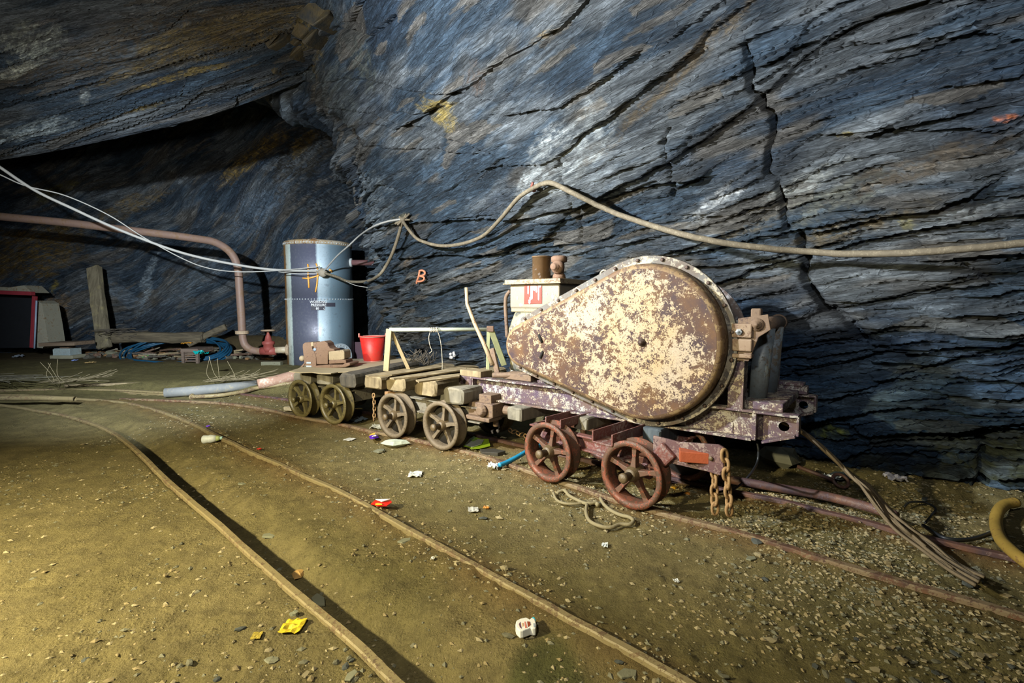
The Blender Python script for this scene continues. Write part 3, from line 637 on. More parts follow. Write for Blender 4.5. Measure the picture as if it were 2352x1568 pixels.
yy = 0.25 * (13.5 / 0.25) ** np.linspace(0, 1, nyf) ; uu = np.linspace(-1, 1, nxf)
FY = np.repeat(yy[:, None], nxf, 1); FX = uu[None] * (1.25 * yy[:, None] + 1.4)
FH = floor_h(FX, FY)
FPt = np.stack([FX, FY, FH], -1)
def m_floor():
    t = NT('mine_floor_mud'); o = t.tc.outputs['Object']
    a = t.noise(o, 1.1, 5, 0.6); b = t.noise(o, 9, 8, 0.68); f = t.noise(o, 70, 6, 0.7); g = t.noise(o, 260, 5, 0.75)
    c = t.mix(t.ramp(a, [(0.35, 0.0), (0.65, 1.0)]), (0.175, 0.145, 0.058), (0.255, 0.210, 0.095))
    c = t.mix(t.ramp(b, [(0.42, 0.0), (0.62, 0.65)]), c, (0.115, 0.095, 0.045))
    c = t.mix(t.ramp(f, [(0.54, 0.0), (0.68, 0.5)]), c, (0.31, 0.26, 0.14))
    c = t.mix(t.ramp(f, [(0.30, 0.8), (0.42, 0.0)]), c, (0.06, 0.048, 0.022))
    att = t.n.new('ShaderNodeAttribute'); att.attribute_name = 'tint'
    c = t.mix(1.0, c, att.outputs['Color'], 'MULTIPLY')
    cr = t.math('MULTIPLY', t.ramp(t.voro(o, 75, 'F1', 'Distance'), [(0.0, 1.0), (0.55, 0.0)]), t.ramp(t.noise(o, 4, 4, 0.6), [(0.42, 0.1), (0.62, 1.0)]))
    c2 = t.math('MULTIPLY', t.ramp(t.voro(o, 170, 'F1', 'Distance'), [(0.0, 1.0), (0.5, 0.0)]), t.ramp(t.noise(o, 6, 4, 0.6), [(0.4, 0.2), (0.6, 1.0)]))
    h = t.math('ADD', t.math('MULTIPLY', b, 0.55), t.math('ADD', t.math('MULTIPLY', f, 0.40), t.math('ADD', t.math('MULTIPLY', g, 0.16), t.math('ADD', t.math('MULTIPLY', cr, 0.22), t.math('MULTIPLY', c2, 0.10)))))
    return t.out(c, 0.85, 0, t.bump(h, 0.9, 0.03), 0.2)
ft = np.ones(FX.shape + (3,))
def fpatch(w, col):
    global ft
    ft = ft * (1 - w[..., None]) + np.array(col) * w[..., None]
for r, k in ((rB, 0.5), (rC, 0.75), (rD, 0.8)):
    d = rdist(FX, FY, r); fpatch(k * np.exp(-(d / 0.12) ** 2) * (0.4 + fbm(FX * 6, FY * 6, 30, 4)), (0.85, 0.55, 0.45))
sAf = rdist(FX, FY, rA, True)
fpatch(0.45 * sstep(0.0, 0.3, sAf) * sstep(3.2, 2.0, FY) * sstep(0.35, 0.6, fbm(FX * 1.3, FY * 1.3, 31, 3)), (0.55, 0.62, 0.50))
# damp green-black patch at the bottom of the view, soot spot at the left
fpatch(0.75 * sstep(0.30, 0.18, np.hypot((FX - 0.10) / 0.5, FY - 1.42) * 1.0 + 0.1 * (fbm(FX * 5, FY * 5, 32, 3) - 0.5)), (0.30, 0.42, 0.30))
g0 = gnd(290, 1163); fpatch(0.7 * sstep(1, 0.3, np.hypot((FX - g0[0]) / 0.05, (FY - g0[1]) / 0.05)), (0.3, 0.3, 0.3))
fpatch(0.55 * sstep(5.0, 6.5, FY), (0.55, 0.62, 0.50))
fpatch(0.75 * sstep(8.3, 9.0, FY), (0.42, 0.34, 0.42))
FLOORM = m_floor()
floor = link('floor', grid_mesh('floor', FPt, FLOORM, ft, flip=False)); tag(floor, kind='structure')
def fz(x, y): return float(floor_h(np.array([[x]]), np.array([[y]]))[0, 0])
def onfloor(px, py, lift=0.0):
    p = gnd(px, py, 0.0)
    for _ in range(3): p = gnd(px, py, fz(p[0], p[1]))
    p[2] += lift; return p
# ================================================================ RAILS
M_RAIL = m_peel('rail_rust', (0.20, 0.145, 0.085), (0.22, 0.17, 0.10), (0.075, 0.042, 0.030), (0.17, 0.085, 0.045), 0.48, 26)
M_RAILDUST = m_peel('rail_dusty', (0.27, 0.22, 0.115), (0.22, 0.18, 0.09), (0.12, 0.08, 0.05), (0.21, 0.14, 0.07), 0.44, 30)
M_RAILWET = m_peel('rail_wet', (0.16, 0.10, 0.08), (0.12, 0.08, 0.09), (0.05, 0.028, 0.035), (0.13, 0.055, 0.03), 0.62, 24, 0.7)
def sweep_rail(pts, head=0.042, zt=0.045, zb=-0.05, web=0.016, foot=0.07):
    P = smooth_path(pts, 3); mb = MB(); sec = [(-foot / 2, zb - zt), (-foot / 2, zb - zt + .012), (-web / 2, zb - zt + .02), (-web / 2, -.024), (-head / 2, -.02), (-head / 2, -.005), (-head * .36, 0), (head * .36, 0), (head / 2, -.005), (head / 2, -.02), (web / 2, -.024), (web / 2, zb - zt + .02), (foot / 2, zb - zt + .012), (foot / 2, zb - zt)]
    rings = []
    rg = random.Random(5)
    for i, p in enumerate(P):
        a = P[max(0, i - 1)]; b = P[min(len(P) - 1, i + 1)]; t = (b - a)[:2]; t = t / (np.linalg.norm(t) + 1e-9); n = np.array([-t[1], t[0]])
        j = rg.uniform(-.0012, .0012)
        rings.append([(p[0] + n[0] * x, p[1] + n[1] * x, p[2] + z + j) for x, z in sec])
    mb.rings(rings, smooth=False, cap0=True, cap1=True); return mb
solo('rail', sweep_rail(rA, 0.033, 0.045, -0.07), M_RAILDUST, 'dusty tan rail nearest the camera curving along the shadowed ditch', 'rail', 'rails of the two curved tracks')
solo('rail', sweep_rail(rB, 0.032), M_RAILDUST, 'dusty rail in the middle of the floor, under the red sweet wrapper', 'rail', 'rails of the two curved tracks')
solo('rail', sweep_rail(rC, 0.042), M_RAIL, 'rusty rail the front wheels of all three wagons stand on', 'rail', 'rails of the two curved tracks')
solo('rail', sweep_rail(rD, 0.042), M_RAILWET, 'wet dark rusty rail running behind the wagon wheels to the right', 'rail', 'rails of the two curved tracks')
RE = [gnd(px, py, 0.05) for px, py in ((-160, 893), (0, 894), (120, 892), (250, 893), (384, 899))]
solo('rail', sweep_rail(RE, 0.05, 0.05, -0.01), M_RAILDUST, 'straight brown rail lying at the back left, pointing at the grey pole', 'rail')
RF = [gnd(px, py, 0.07) for px, py in ((1600, 1090), (1688, 1103), (1799, 1122), (1895, 1139), (1991, 1163), (2060, 1186))]
mb = MB().tube(smooth_path(RF, 4), 0.026, 10); solo('steel_pipe', mb, M_RAILWET, 'rusty purple pipe lying just behind the wet rail at the right', 'pipe')
RG = [gnd(px, py, 0.10) for px, py in ((-160, 913), (0, 914), (90, 914), (172, 916))]
mb = MB(); mb.tube(RG, 0.027, 12, caps=False); mb.tube(RG, 0.020, 12, caps=False); solo('steel_pipe', mb, M_RAILDUST, 'dusty pipe with an open end lying across the tracks at the far left', 'pipe')

# ================================================================ WAGONS
M_OLIVE = m_plain('wheel_olive_wet', (0.13, 0.105, 0.040), 0.42, 0, 0.5, 14, 0.5, (0.045, 0.035, 0.018), 0.42, 0.7)
M_TAN = m_plain('wheel_dusty', (0.155, 0.12, 0.078), 0.65, 0, 0.35, 14, 0.5, (0.075, 0.055, 0.035), 0.42)
M_DISC = m_plain('wheel_mud_disc', (0.022, 0.018, 0.012), 0.75, 0, 0.3, 20, 0.4, (0.05, 0.032, 0.012), 0.3)
M_RED = m_peel('wheel_red', (0.25, 0.060, 0.030), (0.19, 0.070, 0.040), (0.105, 0.050, 0.028), (0.070, 0.038, 0.024), 0.54, 22, 0.6)
M_REDF = m_peel('frame_dull_red', (0.14, 0.042, 0.036), (0.12, 0.042, 0.036), (0.085, 0.035, 0.04), (0.30, 0.24, 0.22), 0.42, 16, 0.5)
M_STUB = m_plain('greasy_axle', (0.11, 0.075, 0.035), 0.5, 0.0, 0.5, 30, 0.6, (0.06, 0.045, 0.03), 0.4, 0.7)
M_FRAMEG = m_plain('wagon_frame_grey', (0.17, 0.155, 0.12), 0.8, 0, 0.35, 12, 0.6, (0.085, 0.062, 0.045), 0.42)
M_FRAMEB = m_plain('wagon_frame_brown', (0.15, 0.09, 0.06), 0.75, 0, 0.35, 14, 0.6, (0.07, 0.045, 0.035), 0.42)
WR = 0.188; WZ = 0.028 + WR
def wheel_meshes(disc):
    My = Matrix(((1, 0, 0, 0), (0, 0, -1, 0), (0, 1, 0, 0), (0, 0, 0, 1)))   # lathe z -> -y (towards the camera)
    rim = MB(); rim.lathe([(WR, .052), (WR, .040), (WR - .020, .030), (WR - .020, -.030), (WR, -.040), (WR, -.052), (WR - .030, -.054), (WR - .034, -.03), (WR - .036, .0), (WR - .034, .03), (WR - .030, .054)], My, 40, closed=True)
    if disc: pass
    spoke = MB()
    vs = []
    for r, w, d0, d1 in ((0.025, .019, -.020, .030), (0.09, .011, -.012, .024), (WR - .03, .016, -.016, .028)):
        vs += [(-w, -d1, r), (w, -d1, r), (w, -d0, r), (-w, -d0, r)]
    fs = []
    for i in (0, 4):
        for k in range(4): fs.append((i + k, i + (k + 1) % 4, i + 4 + (k + 1) % 4, i + 4 + k))
    fs += [(3, 2, 1, 0), (8, 9, 10, 11)]
    spoke.add(vs, fs)
    hub = MB(); hub.lathe([(0.0, -.055), (.040, -.055), (.043, -.03), (.043, .035), (.034, .052), (.032, .060), (0.0, .060)], My, 20)
    stub = MB(); stub.lathe([(.021, .05), (.021, .105), (.027, .107), (.028, .125), (.020, .133), (0, .135)], My, 16)
    dsc = MB(); dsc.lathe([(0.0, -.022), (WR - .032, -.022), (WR - .032, -.012), (0.0, -.012)], My, 32)
    return rim, spoke, hub, stub, dsc
def mesh_of(mb, name, mat, bevel=0.0):
    o = mb.build(name, mat, None, bevel); me = o.data; bpy.data.objects.remove(o); ROOT.pop(o, None) if False else None; return me
def add_wheels(root, xs, mats, disc, tilt, far=True, label=None):
    rim, spoke, hub, stub, dsc = wheel_meshes(disc); mw, ms = mats
    me_r, me_s = mesh_of(rim, 'wheel', mw), mesh_of(spoke, 'spoke', mw, 0.003); me_h, me_t, me_d = mesh_of(hub, 'hub', ms), mesh_of(stub, 'axle_stub', ms), mesh_of(dsc, 'wheel_disc', M_DISC)
    for k, x in enumerate(xs):
        for side, y in ((0, 0.0), (1, 0.60)):
            if side and not far: continue
            w = link('wheel', me_r, root); w.location = (x, y, WZ); w.rotation_euler = (0, tilt[k], 0 if not side else math.pi)
            for n in range(5):
                s = link('spoke', me_s, w); s.rotation_euler = (0, n * 2 * math.pi / 5, 0)
            link('hub', me_h, w)
            if not side: link('axle_stub', me_t, w)
            if disc or side: link('wheel_disc', me_d, w)
        ax = MB().tube([(x, .05, WZ), (x, .55, WZ)], .022, 12); ax.build('axle', ms, root)
def wagon(name_label, c_left, c_right, mats, fmat, disc, tilt, xext, group='narrow gauge wagons on the curved track', frame_z=(0.24, 0.36)):
    pl = gnd(*c_left, 0.028); pr = gnd(*c_right, 0.028); d = pr - pl; L = math.hypot(d[0], d[1]); th = math.atan2(d[1], d[0])
    root = thing('slate_wagon', name_label, 'wagon', (pl[0], pl[1], 0), th, group)
    add_wheels(root, (0, L), mats, disc, tilt)
    x0, x1 = -xext[0], L + xext[1]
    for y, s in ((.11, 1), (.49, -1)):
        mb = MB(); mb.box(((x0 + x1) / 2, y, sum(frame_z) / 2), (x1 - x0, .012, frame_z[1] - frame_z[0]))
        mb.box(((x0 + x1) / 2, y - s * .022, frame_z[1] - .006), (x1 - x0, .052, .011)); mb.box(((x0 + x1) / 2, y - s * .022, frame_z[0] + .006), (x1 - x0, .052, .011))
        mb.build('side_frame', fmat, root, 0.002)
    for x in (x0 + .006, x1 - .006): MB().box((x, .30, sum(frame_z) / 2), (.012, .37, frame_z[1] - frame_z[0])).build('end_plate', fmat, root, 0.002)
    for x in (0, L):
        mb = MB(); mb.box((x, .085, WZ), (.11, .035, .085)); mb.box((x, .085, WZ + .055), (.07, .03, .04)); mb.build('axle_box', fmat, root, 0.005)
    return root, L
wagA, LA_ = wagon('olive-wheeled wagon furthest left, carrying the bench vice and red bucket', (700, 957), (775, 972), (M_OLIVE, M_OLIVE), M_FRAMEG, True, (0.35, 0.10), (.12, .14), frame_z=(.23, .34))
wagB, LB_ = wagon('dusty brown-wheeled middle wagon under the white tubular trestle', (912, 1003), (1022, 1030), (M_TAN, M_STUB), M_FRAMEG, True, (0.12, 0.12), (.22, .30), frame_z=(.25, .37))
wagC, LC_ = wagon('red-wheeled wagon under the near end of the winch', (1267, 1101), (1457, 1162), (M_RED, M_STUB), M_REDF, False, (0.18, 0.05), (.25, .10), frame_z=(.24, .335))

# ---- cross timbers
WD_G = m_wood('timber_grey', (0.105, 0.095, 0.075), (0.25, 0.23, 0.18), (0.30, 0.27, 0.20), 0.42, 2)
WD_T = m_wood('timber_tan', (0.13, 0.10, 0.060), (0.26, 0.205, 0.12), (0.36, 0.29, 0.17), 0.45, 2)
WD_D = m_wood('timber_dark', (0.040, 0.038, 0.036), (0.13, 0.115, 0.09), (0.26, 0.20, 0.13), 0.32, 2)
WD_BL = m_wood('timber_blue_grey', (0.050, 0.065, 0.080), (0.10, 0.12, 0.135), None, 0.3, 2)
def cross_timber(root, rect, y0, length, dx, mat, seed, name='cross_timber', rnd=0.25, jit=0.007, label=None):
    """rect = pixels (x0, x1, ytop, ybottom) of the front end"""
    xa, zt = lplane(root, rect[0], rect[2], y0); xb, _ = lplane(root, rect[1], rect[2], y0); _, zb = lplane(root, (rect[0] + rect[1]) / 2, rect[3], y0); _, zt = lplane(root, (rect[0] + rect[1]) / 2, rect[2], y0)
    xc = (xa + xb) / 2; w = abs(xb - xa) * 1.22; h = abs(zt - zb) * 1.04; zc = (zt + zb) / 2
    mb = MB().beam((xc, y0, zc), (xc + dx * length, y0 + length, zc), w, h, 8, jit, rnd, seed=seed)
    o = mb.build(name, mat, root); 
    if label: o['label'] = label
    return zt, zb
for k, (r, m, sd, lab) in enumerate((((679, 706, 857, 882), WD_G, 1, None), ((731, 757, 858, 884), WD_G, 2, None), ((784, 809, 857, 888), WD_D, 3, 'dark blue-black squared timber'))):
    cross_timber(wagA, r, -.02, 1.0, -.14, m, sd, label=lab)
for k, (r, m, sd) in enumerate((((841, 868, 864, 892), WD_T, 4), ((892, 924, 869, 899), WD_T, 5), ((956, 994, 874, 911), WD_T, 6), ((1022, 1056, 892, 928), WD_G, 7))):
    cross_timber(wagB, r, .0 if k < 3 else -.02, 1.05 if k < 3 else .8, -.10, m, sd)
mb = MB().box((-.10, .06, .345), (.20, .05, .085)); mb.build('coupling_plate', m_plain('orange_rust_plate', (0.30, 0.17, 0.08), .7, 0, .4, 20, .5, (0.12, .06, .03), .35), wagB, .006)
# timbers, packing and red cross channels of wagon C
for r, m, sd, ln, lab in (((1312, 1352, 957, 986), WD_G, 8, .8, 'grey-green weathered timber end'), ((1471, 1522, 982, 1020), WD_BL, 9, .8, 'blue-grey squared timber end'), ((1158, 1200, 936, 965), WD_G, 10, .8, 'white-splashed timber end')):
    w0 = gnd(r[0], r[2], .412); w1 = gnd(r[1], r[2] + (r[1] - r[0]) * .09, .412); wb0 = at(r[0], r[3], w0[1]); hgt = .412 - wb0[2]; l0 = loc_of(wagC, w0); l1 = loc_of(wagC, w1); wd = abs(l1[0] - l0[0]); xc = (l0[0] + l1[0]) / 2; yc = (l0[1] + l1[1]) / 2
    o = MB().beam((xc, yc, .412 - hgt / 2), (xc - .04, yc + ln, .412 - hgt / 2), wd, hgt, 8, .004, .12, seed=sd).build('cross_timber', m, wagC); o['label'] = lab
def red_channel(root, x, y, w, z0, z1, ln, ang, mat, name='cross_channel', label=None):
    R = Matrix.Rotation(ang, 3, 'Z'); mb = MB(); c = Vector((x, y, (z0 + z1) / 2)); h = z1 - z0
    for dx in (-w / 2, w / 2): mb.box(c + R @ Vector((dx, ln / 2, 0)), (.010, ln, h), R)
    mb.box(c + R @ Vector((0, ln / 2, -h / 2)), (w, ln, .010), R)
    o = mb.build(name, mat, root, .002)
    if label: o['label'] = label
xq, zq = lplane(wagC, 1255, 980, .02); red_channel(wagC, xq + .07, .0, .12, .37, .425, .6, .0, M_REDF)
xq, zq = lplane(wagC, 1362, 1010, -.02); red_channel(wagC, xq + .09, -.06, .13, .355, .42, .66, .0, M_REDF)
M_BRICK = m_plain('red_painted_block', (0.33, 0.075, 0.03), .6, 0, .3, 12, .4, (0.16, .05, .03), .35)
xq, zq = lplane(wagC, 1555, 1030, .02); MB().box((xq + .075, .05, .375), (.14, .12, .055), Matrix.Rotation(.5, 3, 'Z')).build('packing_block', M_BRICK, wagC, .004)
MB().box((xq - .07, .06, .35), (.10, .12, .09), Matrix.Rotation(.7, 3, 'Y')).build('packing_block', M_REDF, wagC, .012)
# visible side sill of wagon C, right of the wheel
poly = [lplane(wagC, *p, .03) for p in ((1500, 1000), (1560, 1015), (1650, 1021), (1662, 1028), (1661, 1080), (1648, 1088), (1533, 1062), (1500, 1050))]
MXZ = lambda y0: Matrix(((1, 0, 0, 0), (0, 0, 1, y0), (0, 1, 0, 0), (0, 0, 0, 1)))
mb = MB().prism(poly, .014, MXZ(.03)); xr = max(p[0] for p in poly); zb = min(p[1] for p in poly); zt = max(p[1] for p in poly)
mb.box((xr - .16, .055, poly[5][1] + .012), (.30, .06, .012), Matrix.Rotation(.06, 3, 'Y'))
mb.build('end_sill', m_peel('sill_purple_red', (0.13, 0.055, 0.055), (0.24, 0.19, 0.17), (0.10, 0.045, 0.05), (0.07, 0.035, 0.04), .5, 18, .5), wagC, .002)
MB().lathe([(0, 0), (.011, 0), (.011, .008), (0, .010)], MXZ(.028) @ Matrix.Translation((xr - .06, (zb + zt) / 2, -.008)), 12).build('bolt', M_STUB, wagC)

# ---- chains
M_CHAIN = m_plain('chain_rust', (0.30, 0.185, 0.085), .75, 0, .4, 40, .6, (0.13, .07, .035), .4)
def chain(label, top, bot, n, wire, mat, group=None, wob=.004, seed=1):
    top = Vector(top); bot = Vector(bot); root = thing('chain', label, 'chain', top, 0, group)
    Lk = (top - bot).length / (n - .4); a = Lk * .5 + wire * .9; b = a * .52; ring = []
    for k in range(20):
        t = 2 * math.pi * k / 20; cx = math.copysign(abs(math.cos(t)) ** .8, math.cos(t)) * b; cz = math.sin(t) * a * 1.0; ring.append((cx, 0, cz))
    mb = MB(); ring2 = ring + ring[:2]; mb.tube(ring2, wire, 8, caps=False); me = mesh_of(mb, 'link', mat)
    d = (bot - top) / (n - .4); rg = random.Random(seed)
    for k in range(n):
        o = link('link', me, root); o.location = d * k + Vector((rg.uniform(-wob, wob), rg.uniform(-wob, wob), 0)); o.rotation_euler = (rg.uniform(-.1, .1), d.x / d.z * 1.0 if d.z else 0, (math.pi / 2) * (k % 2) + rg.uniform(-.3, .3) + .2)
    return root
yC = wor_of(wagC, (xr + .02, .10, 0))
chain('thick rusty chain hanging behind, left strand beside the purple end sill', at(1640, 1084, 2.44), at(1641, 1180, 2.44), 5, .0075, M_CHAIN, seed=2)
chain('thick rusty chain hanging in front, right strand ending in one long link', at(1665, 1046, 2.39), at(1676, 1182, 2.39), 7, .0085, M_CHAIN, seed=3)
chain('thin rusty chain hanging between the first and middle wagon', at(859, 908, 4.28), at(859, 966, 4.28), 8, .0055, M_CHAIN, seed=4)
mb = MB()
ch = thing('chain', 'short rusty chain lying in the dirt under the winch, left of the red wheels', 'chain', gnd(1195, 995, .10))
me = mesh_of(MB().tube([(math.cos(t) * .016, 0, math.sin(t) * .026) for t in np.linspace(0, 2 * math.pi * 1.05, 17)], .005, 6, caps=False), 'link', M_CHAIN)
for k in range(9):
    o = link('link', me, ch); p = loc_of(ch, gnd(1172 + 9 * k, 988 + 3.4 * k, .10)); o.location = p; o.rotation_euler = (math.pi / 2 * (k % 2) + .3, math.pi / 2 + .2, -.6)

# ================================================================ WINCH
wn = thing('haulage_winch', 'large winch with pear-shaped flaking cream gear casing on a steel skid', 'winch', (-0.307, 3.872, 0), math.radians(-37.4))
L = lambda px, py, y=0: lplane(wn, px, py, y)
M_BEAM = m_peel('beam_purple_cream', (0.38, 0.31, 0.21), (0.36, 0.36, 0.35), (0.075, 0.048, 0.080), (0.12, 0.075, 0.06), .52, 24)
M_CASE = m_peel('casing_cream', (0.40, 0.295, 0.165), (0.39, 0.32, 0.235), (0.048, 0.029, 0.033), (0.11, 0.056, 0.026), .47, 26, .25, ring=(0.0, 0.0, 9.0, 9.1, 0.0))
M_EDGE = m_peel('casing_edge', (0.34, 0.24, 0.12), (0.20, 0.13, 0.07), (0.11, 0.07, 0.045), (0.16, 0.09, 0.045), .5, 10, .5)
M_FLNG = m_peel('flange_grey', (0.38, 0.33, 0.24), (0.26, 0.24, 0.20), (0.12, 0.12, 0.115), (0.10, 0.07, 0.05), .54, 12)
M_BOX = m_peel('box_cream', (0.22, 0.19, 0.135), (0.25, 0.225, 0.185), (0.14, 0.13, 0.10), (0.32, 0.24, 0.09), .30, 14)
M_LID = m_peel('lid_rusty_cream', (0.36, 0.29, 0.17), (0.31, 0.25, 0.15), (0.15, 0.10, 0.07), (0.20, 0.12, 0.06), .42, 22)
M_RUSTC = m_plain('rusty_casting', (0.165, 0.11, 0.072), .7, 0, .4, 14, .6, (0.085, .055, .045), .45)
M_GREY = m_peel('worn_grey_steel', (0.20, 0.235, 0.25), (0.13, 0.16, 0.18), (0.16, 0.13, 0.09), (0.09, 0.07, 0.055), .42, 9, .7)
M_BOLT = m_plain('dark_bolt', (0.075, 0.05, 0.04), .55, .3, .4, 40, .4)
ZT, ZB = 0.575, 0.41
xl = L(1056, 880)[0]; xr_ = L(1826, 965)[0]
def hole_plate(poly, hole, r, y0, th, mat, name, root, seg=14):
    """plate with a round hole"""
    o = MB().prism(poly, th, MXZ(y0)).build(name, mat, root, 0)
    bm = bmesh.new(); bm.from_mesh(o.data); bm.free()
    cut = MB().lathe([(r, 0), (r, th * 4)], MXZ(y0 - th * 1.5) @ Matrix.Translation((hole[0], hole[1], 0)), seg); c = cut.build('cut', mat, root)
    md = o.modifiers.new('b', 'BOOLEAN'); md.object = c; md.solver = 'EXACT'; md.operation = 'DIFFERENCE'
    bpy.context.view_layer.update(); dg = bpy.context.evaluated_depsgraph_get(); me = bpy.data.meshes.new_from_object(o.evaluated_get(dg)); o.modifiers.clear(); o.data = me; bpy.data.objects.remove(c)
    return o
for yb, s, nm in ((0.0, 1, 'skid_beam'), (0.70, -1, 'skid_beam')):
    e0, e1 = xl, xr_ - .20
    web = [(e0, ZT), (e0, ZB + .07), (e0 + .09, ZB), (e1, ZB), (e1, ZT)]
    mb = MB().prism(web, .012, MXZ(yb + .045 * (1 if s > 0 else -1)))
    mb.box(((e0 + e1) / 2, yb + .022 * s, ZT - .006), (e1 - e0, .075, .013)); mb.box(((e0 + .09 + e1) / 2, yb + .022 * s, ZB + .006), (e1 - e0 - .09, .075, .013))
    mb.box((e0 + .14, yb + .02 * s, (ZT + ZB) / 2), (.012, .06, ZT - ZB)); mb.box((e1 + .01, yb + .02 * s, (ZT + ZB) / 2), (.022, .062, ZT - ZB - .01))
    mb.build(nm, M_BEAM, wn, .0025)
    lug = [(e1, ZT), (e1, ZB), (e1 + .05, ZB), (e1 + .20, ZB + .055), (e1 + .215, ZT - .03), (e1 + .215, ZT)]
    o = hole_plate(lug, (e1 + .145, ZT - .075), .026, yb + .04, .014, M_BEAM, 'tow_lug', wn); o['label'] = 'lug plate with a round hole at the end of the beam'
    mb = MB(); mb.box((e1 + .108, yb + .018, ZT - .006), (.215, .07, .012)); mb.box((e1 + .215, yb + .018, ZT - .055), (.012, .07, .10)); mb.bar((e1 + .05, yb + .018, ZB), (e1 + .205, yb + .018, ZB + .055), .012, .07, (0, 1, 0)); mb.build('lug_flange', M_BEAM, wn, .002)
for x in (xl + .25, 1.15, xr_ - .35): MB().box((x, .35, ZB + .04), (.09, .62, .07)).build('cross_member', M_BEAM, wn, .004)
o = hole_plate([(xl + .001, ZT - .001), (xl + .001, ZB + .075), (xl + .09, ZB + .01), (xl + .13, ZB + .01), (xl + .13, ZT - .001)], (xl + .055, ZT - .045), .016, -.012, .012, M_BEAM, 'end_gusset', wn)

# gear casing: hull of two circles, offset rings from the back flange to the dished front
yF = -0.135
cb = L(1478, 785, yF); ctop = L(1478, 603, yF); cbot = L(1478, 968, yF); cright = L(1662, 785, yF); cleft = L(1157, 790, yF)
Rb = (ctop[1] - cbot[1]) / 2; zb_c = (ctop[1] + cbot[1]) / 2; xb_c = cright[0] - Rb
Rs = 0.155; xs_c = cleft[0] + Rs; zs_c = L(1212, 795, yF)[1]
M_CASE = m_peel('casing_cover_cream', (0.40, 0.295, 0.165), (0.39, 0.32, 0.235), (0.048, 0.029, 0.033), (0.11, 0.056, 0.026), .47, 26, .25, ring=(xb_c - .10, zb_c, .30, .50, .045))
def pear(off, n1=44, n2=18):
    dx, dz = xs_c - xb_c, zs_c - zb_c; D = math.hypot(dx, dz); phi = math.atan2(dz, dx); al = math.acos((Rb - Rs) / D); out = []
    for k in range(n1 + 1):
        a = phi + al + (2 * math.pi - 2 * al) * k / n1; out.append((xb_c + (Rb + off) * math.cos(a), zb_c + (Rb + off) * math.sin(a)))
    for k in range(n2 + 1):
        a = phi - al + 2 * al * k / n2; out.append((xs_c + (Rs + off) * math.cos(a), zs_c + (Rs + off) * math.sin(a)))
    # denser straight sides
    res = []
    for i, p in enumerate(out):
        q = out[(i + 1) % len(out)]; m = 6 if math.hypot(q[0] - p[0], q[1] - p[1]) > .2 else 1
        for k in range(m): res.append((p[0] + (q[0] - p[0]) * k / m, p[1] + (q[1] - p[1]) * k / m))
    return res
def ring(off, y): return [(x, y, z) for x, z in pear(off)]
MB().rings([ring(-.0, .02), ring(-.0, -.03), ring(-.004, yF + .045)], True, True, False).build('casing_side', M_EDGE, wn)
MB().rings([ring(.000, -.012), ring(.046, -.012), ring(.048, -.016), ring(.048, -.036), ring(.046, -.040), ring(.002, -.040)], False, False, False).build('casing_flange', M_FLNG, wn)
MB().rings([ring(-.003, -.040), ring(-.003, yF + .038), ring(-.008, yF + .018), ring(-.020, yF + .006), ring(-.036, yF)], True, False, False).build('casing_rim', M_EDGE, wn)
def lat(off, y, k): 
    c = (xb_c * .7 + xs_c * .3, zb_c * .7 + zs_c * .3); return [(c[0] + (x - c[0]) * k, y, c[1] + (z - c[1]) * k) for x, z in pear(off)]
MB().rings([ring(-.034, yF), ring(-.050, yF + .001), lat(-.050, yF - .003, .7), lat(-.05, yF - .006, .35), lat(-.05, yF - .007, .02)], True, False, True).build('casing_cover', M_CASE, wn)
bolt = mesh_of(MB().lathe([(0, 0), (.011, 0), (.011, .010), (.007, .013), (0, .014)], Matrix(((1, 0, 0, 0), (0, 0, -1, 0), (0, 1, 0, 0), (0, 0, 0, 1))), 6, smooth=False), 'flange_bolt', M_BOLT)
fp = pear(.026); per = np.concatenate([[0], np.cumsum([math.hypot(fp[(i + 1) % len(fp)][0] - fp[i][0], fp[(i + 1) % len(fp)][1] - fp[i][1]) for i in range(len(fp))])])
for k in range(26):
    t = per[-1] * (k + .5) / 26; i = int(np.searchsorted(per, t)) - 1; p = fp[i]; q = fp[(i + 1) % len(fp)]; u = (t - per[i]) / max(1e-6, per[i + 1] - per[i])
    o = link('flange_bolt', bolt, wn); o.location = (p[0] + (q[0] - p[0]) * u, -.040, p[1] + (q[1] - p[1]) * u)
cbx = L(1475, 786, yF); MB().lathe([(0, 0), (.024, 0), (.024, .004), (.013, .006), (.013, .022), (0, .024)], Matrix(((1, 0, 0, cbx[0]), (0, 0, -1, yF - .006), (0, 1, 0, cbx[1]), (0, 0, 0, 1))), 14).build('centre_bolt', M_BOLT, wn)
for (p, q) in (((1238, 768), (1246, 786)), ((1248, 806), (1242, 822))):
    a = L(*p, yF); b = L(*q, yF); mb = MB(); mb.tube([(a[0], yF - .001, a[1]), ((a[0] + b[0]) / 2, yF - .006, (a[1] + b[1]) / 2), (b[0], yF - .001, b[1])], .010, 8); mb.build('slot', m_plain('black_slot', (0.012, .011, .010), .9, 0, .1), wn)

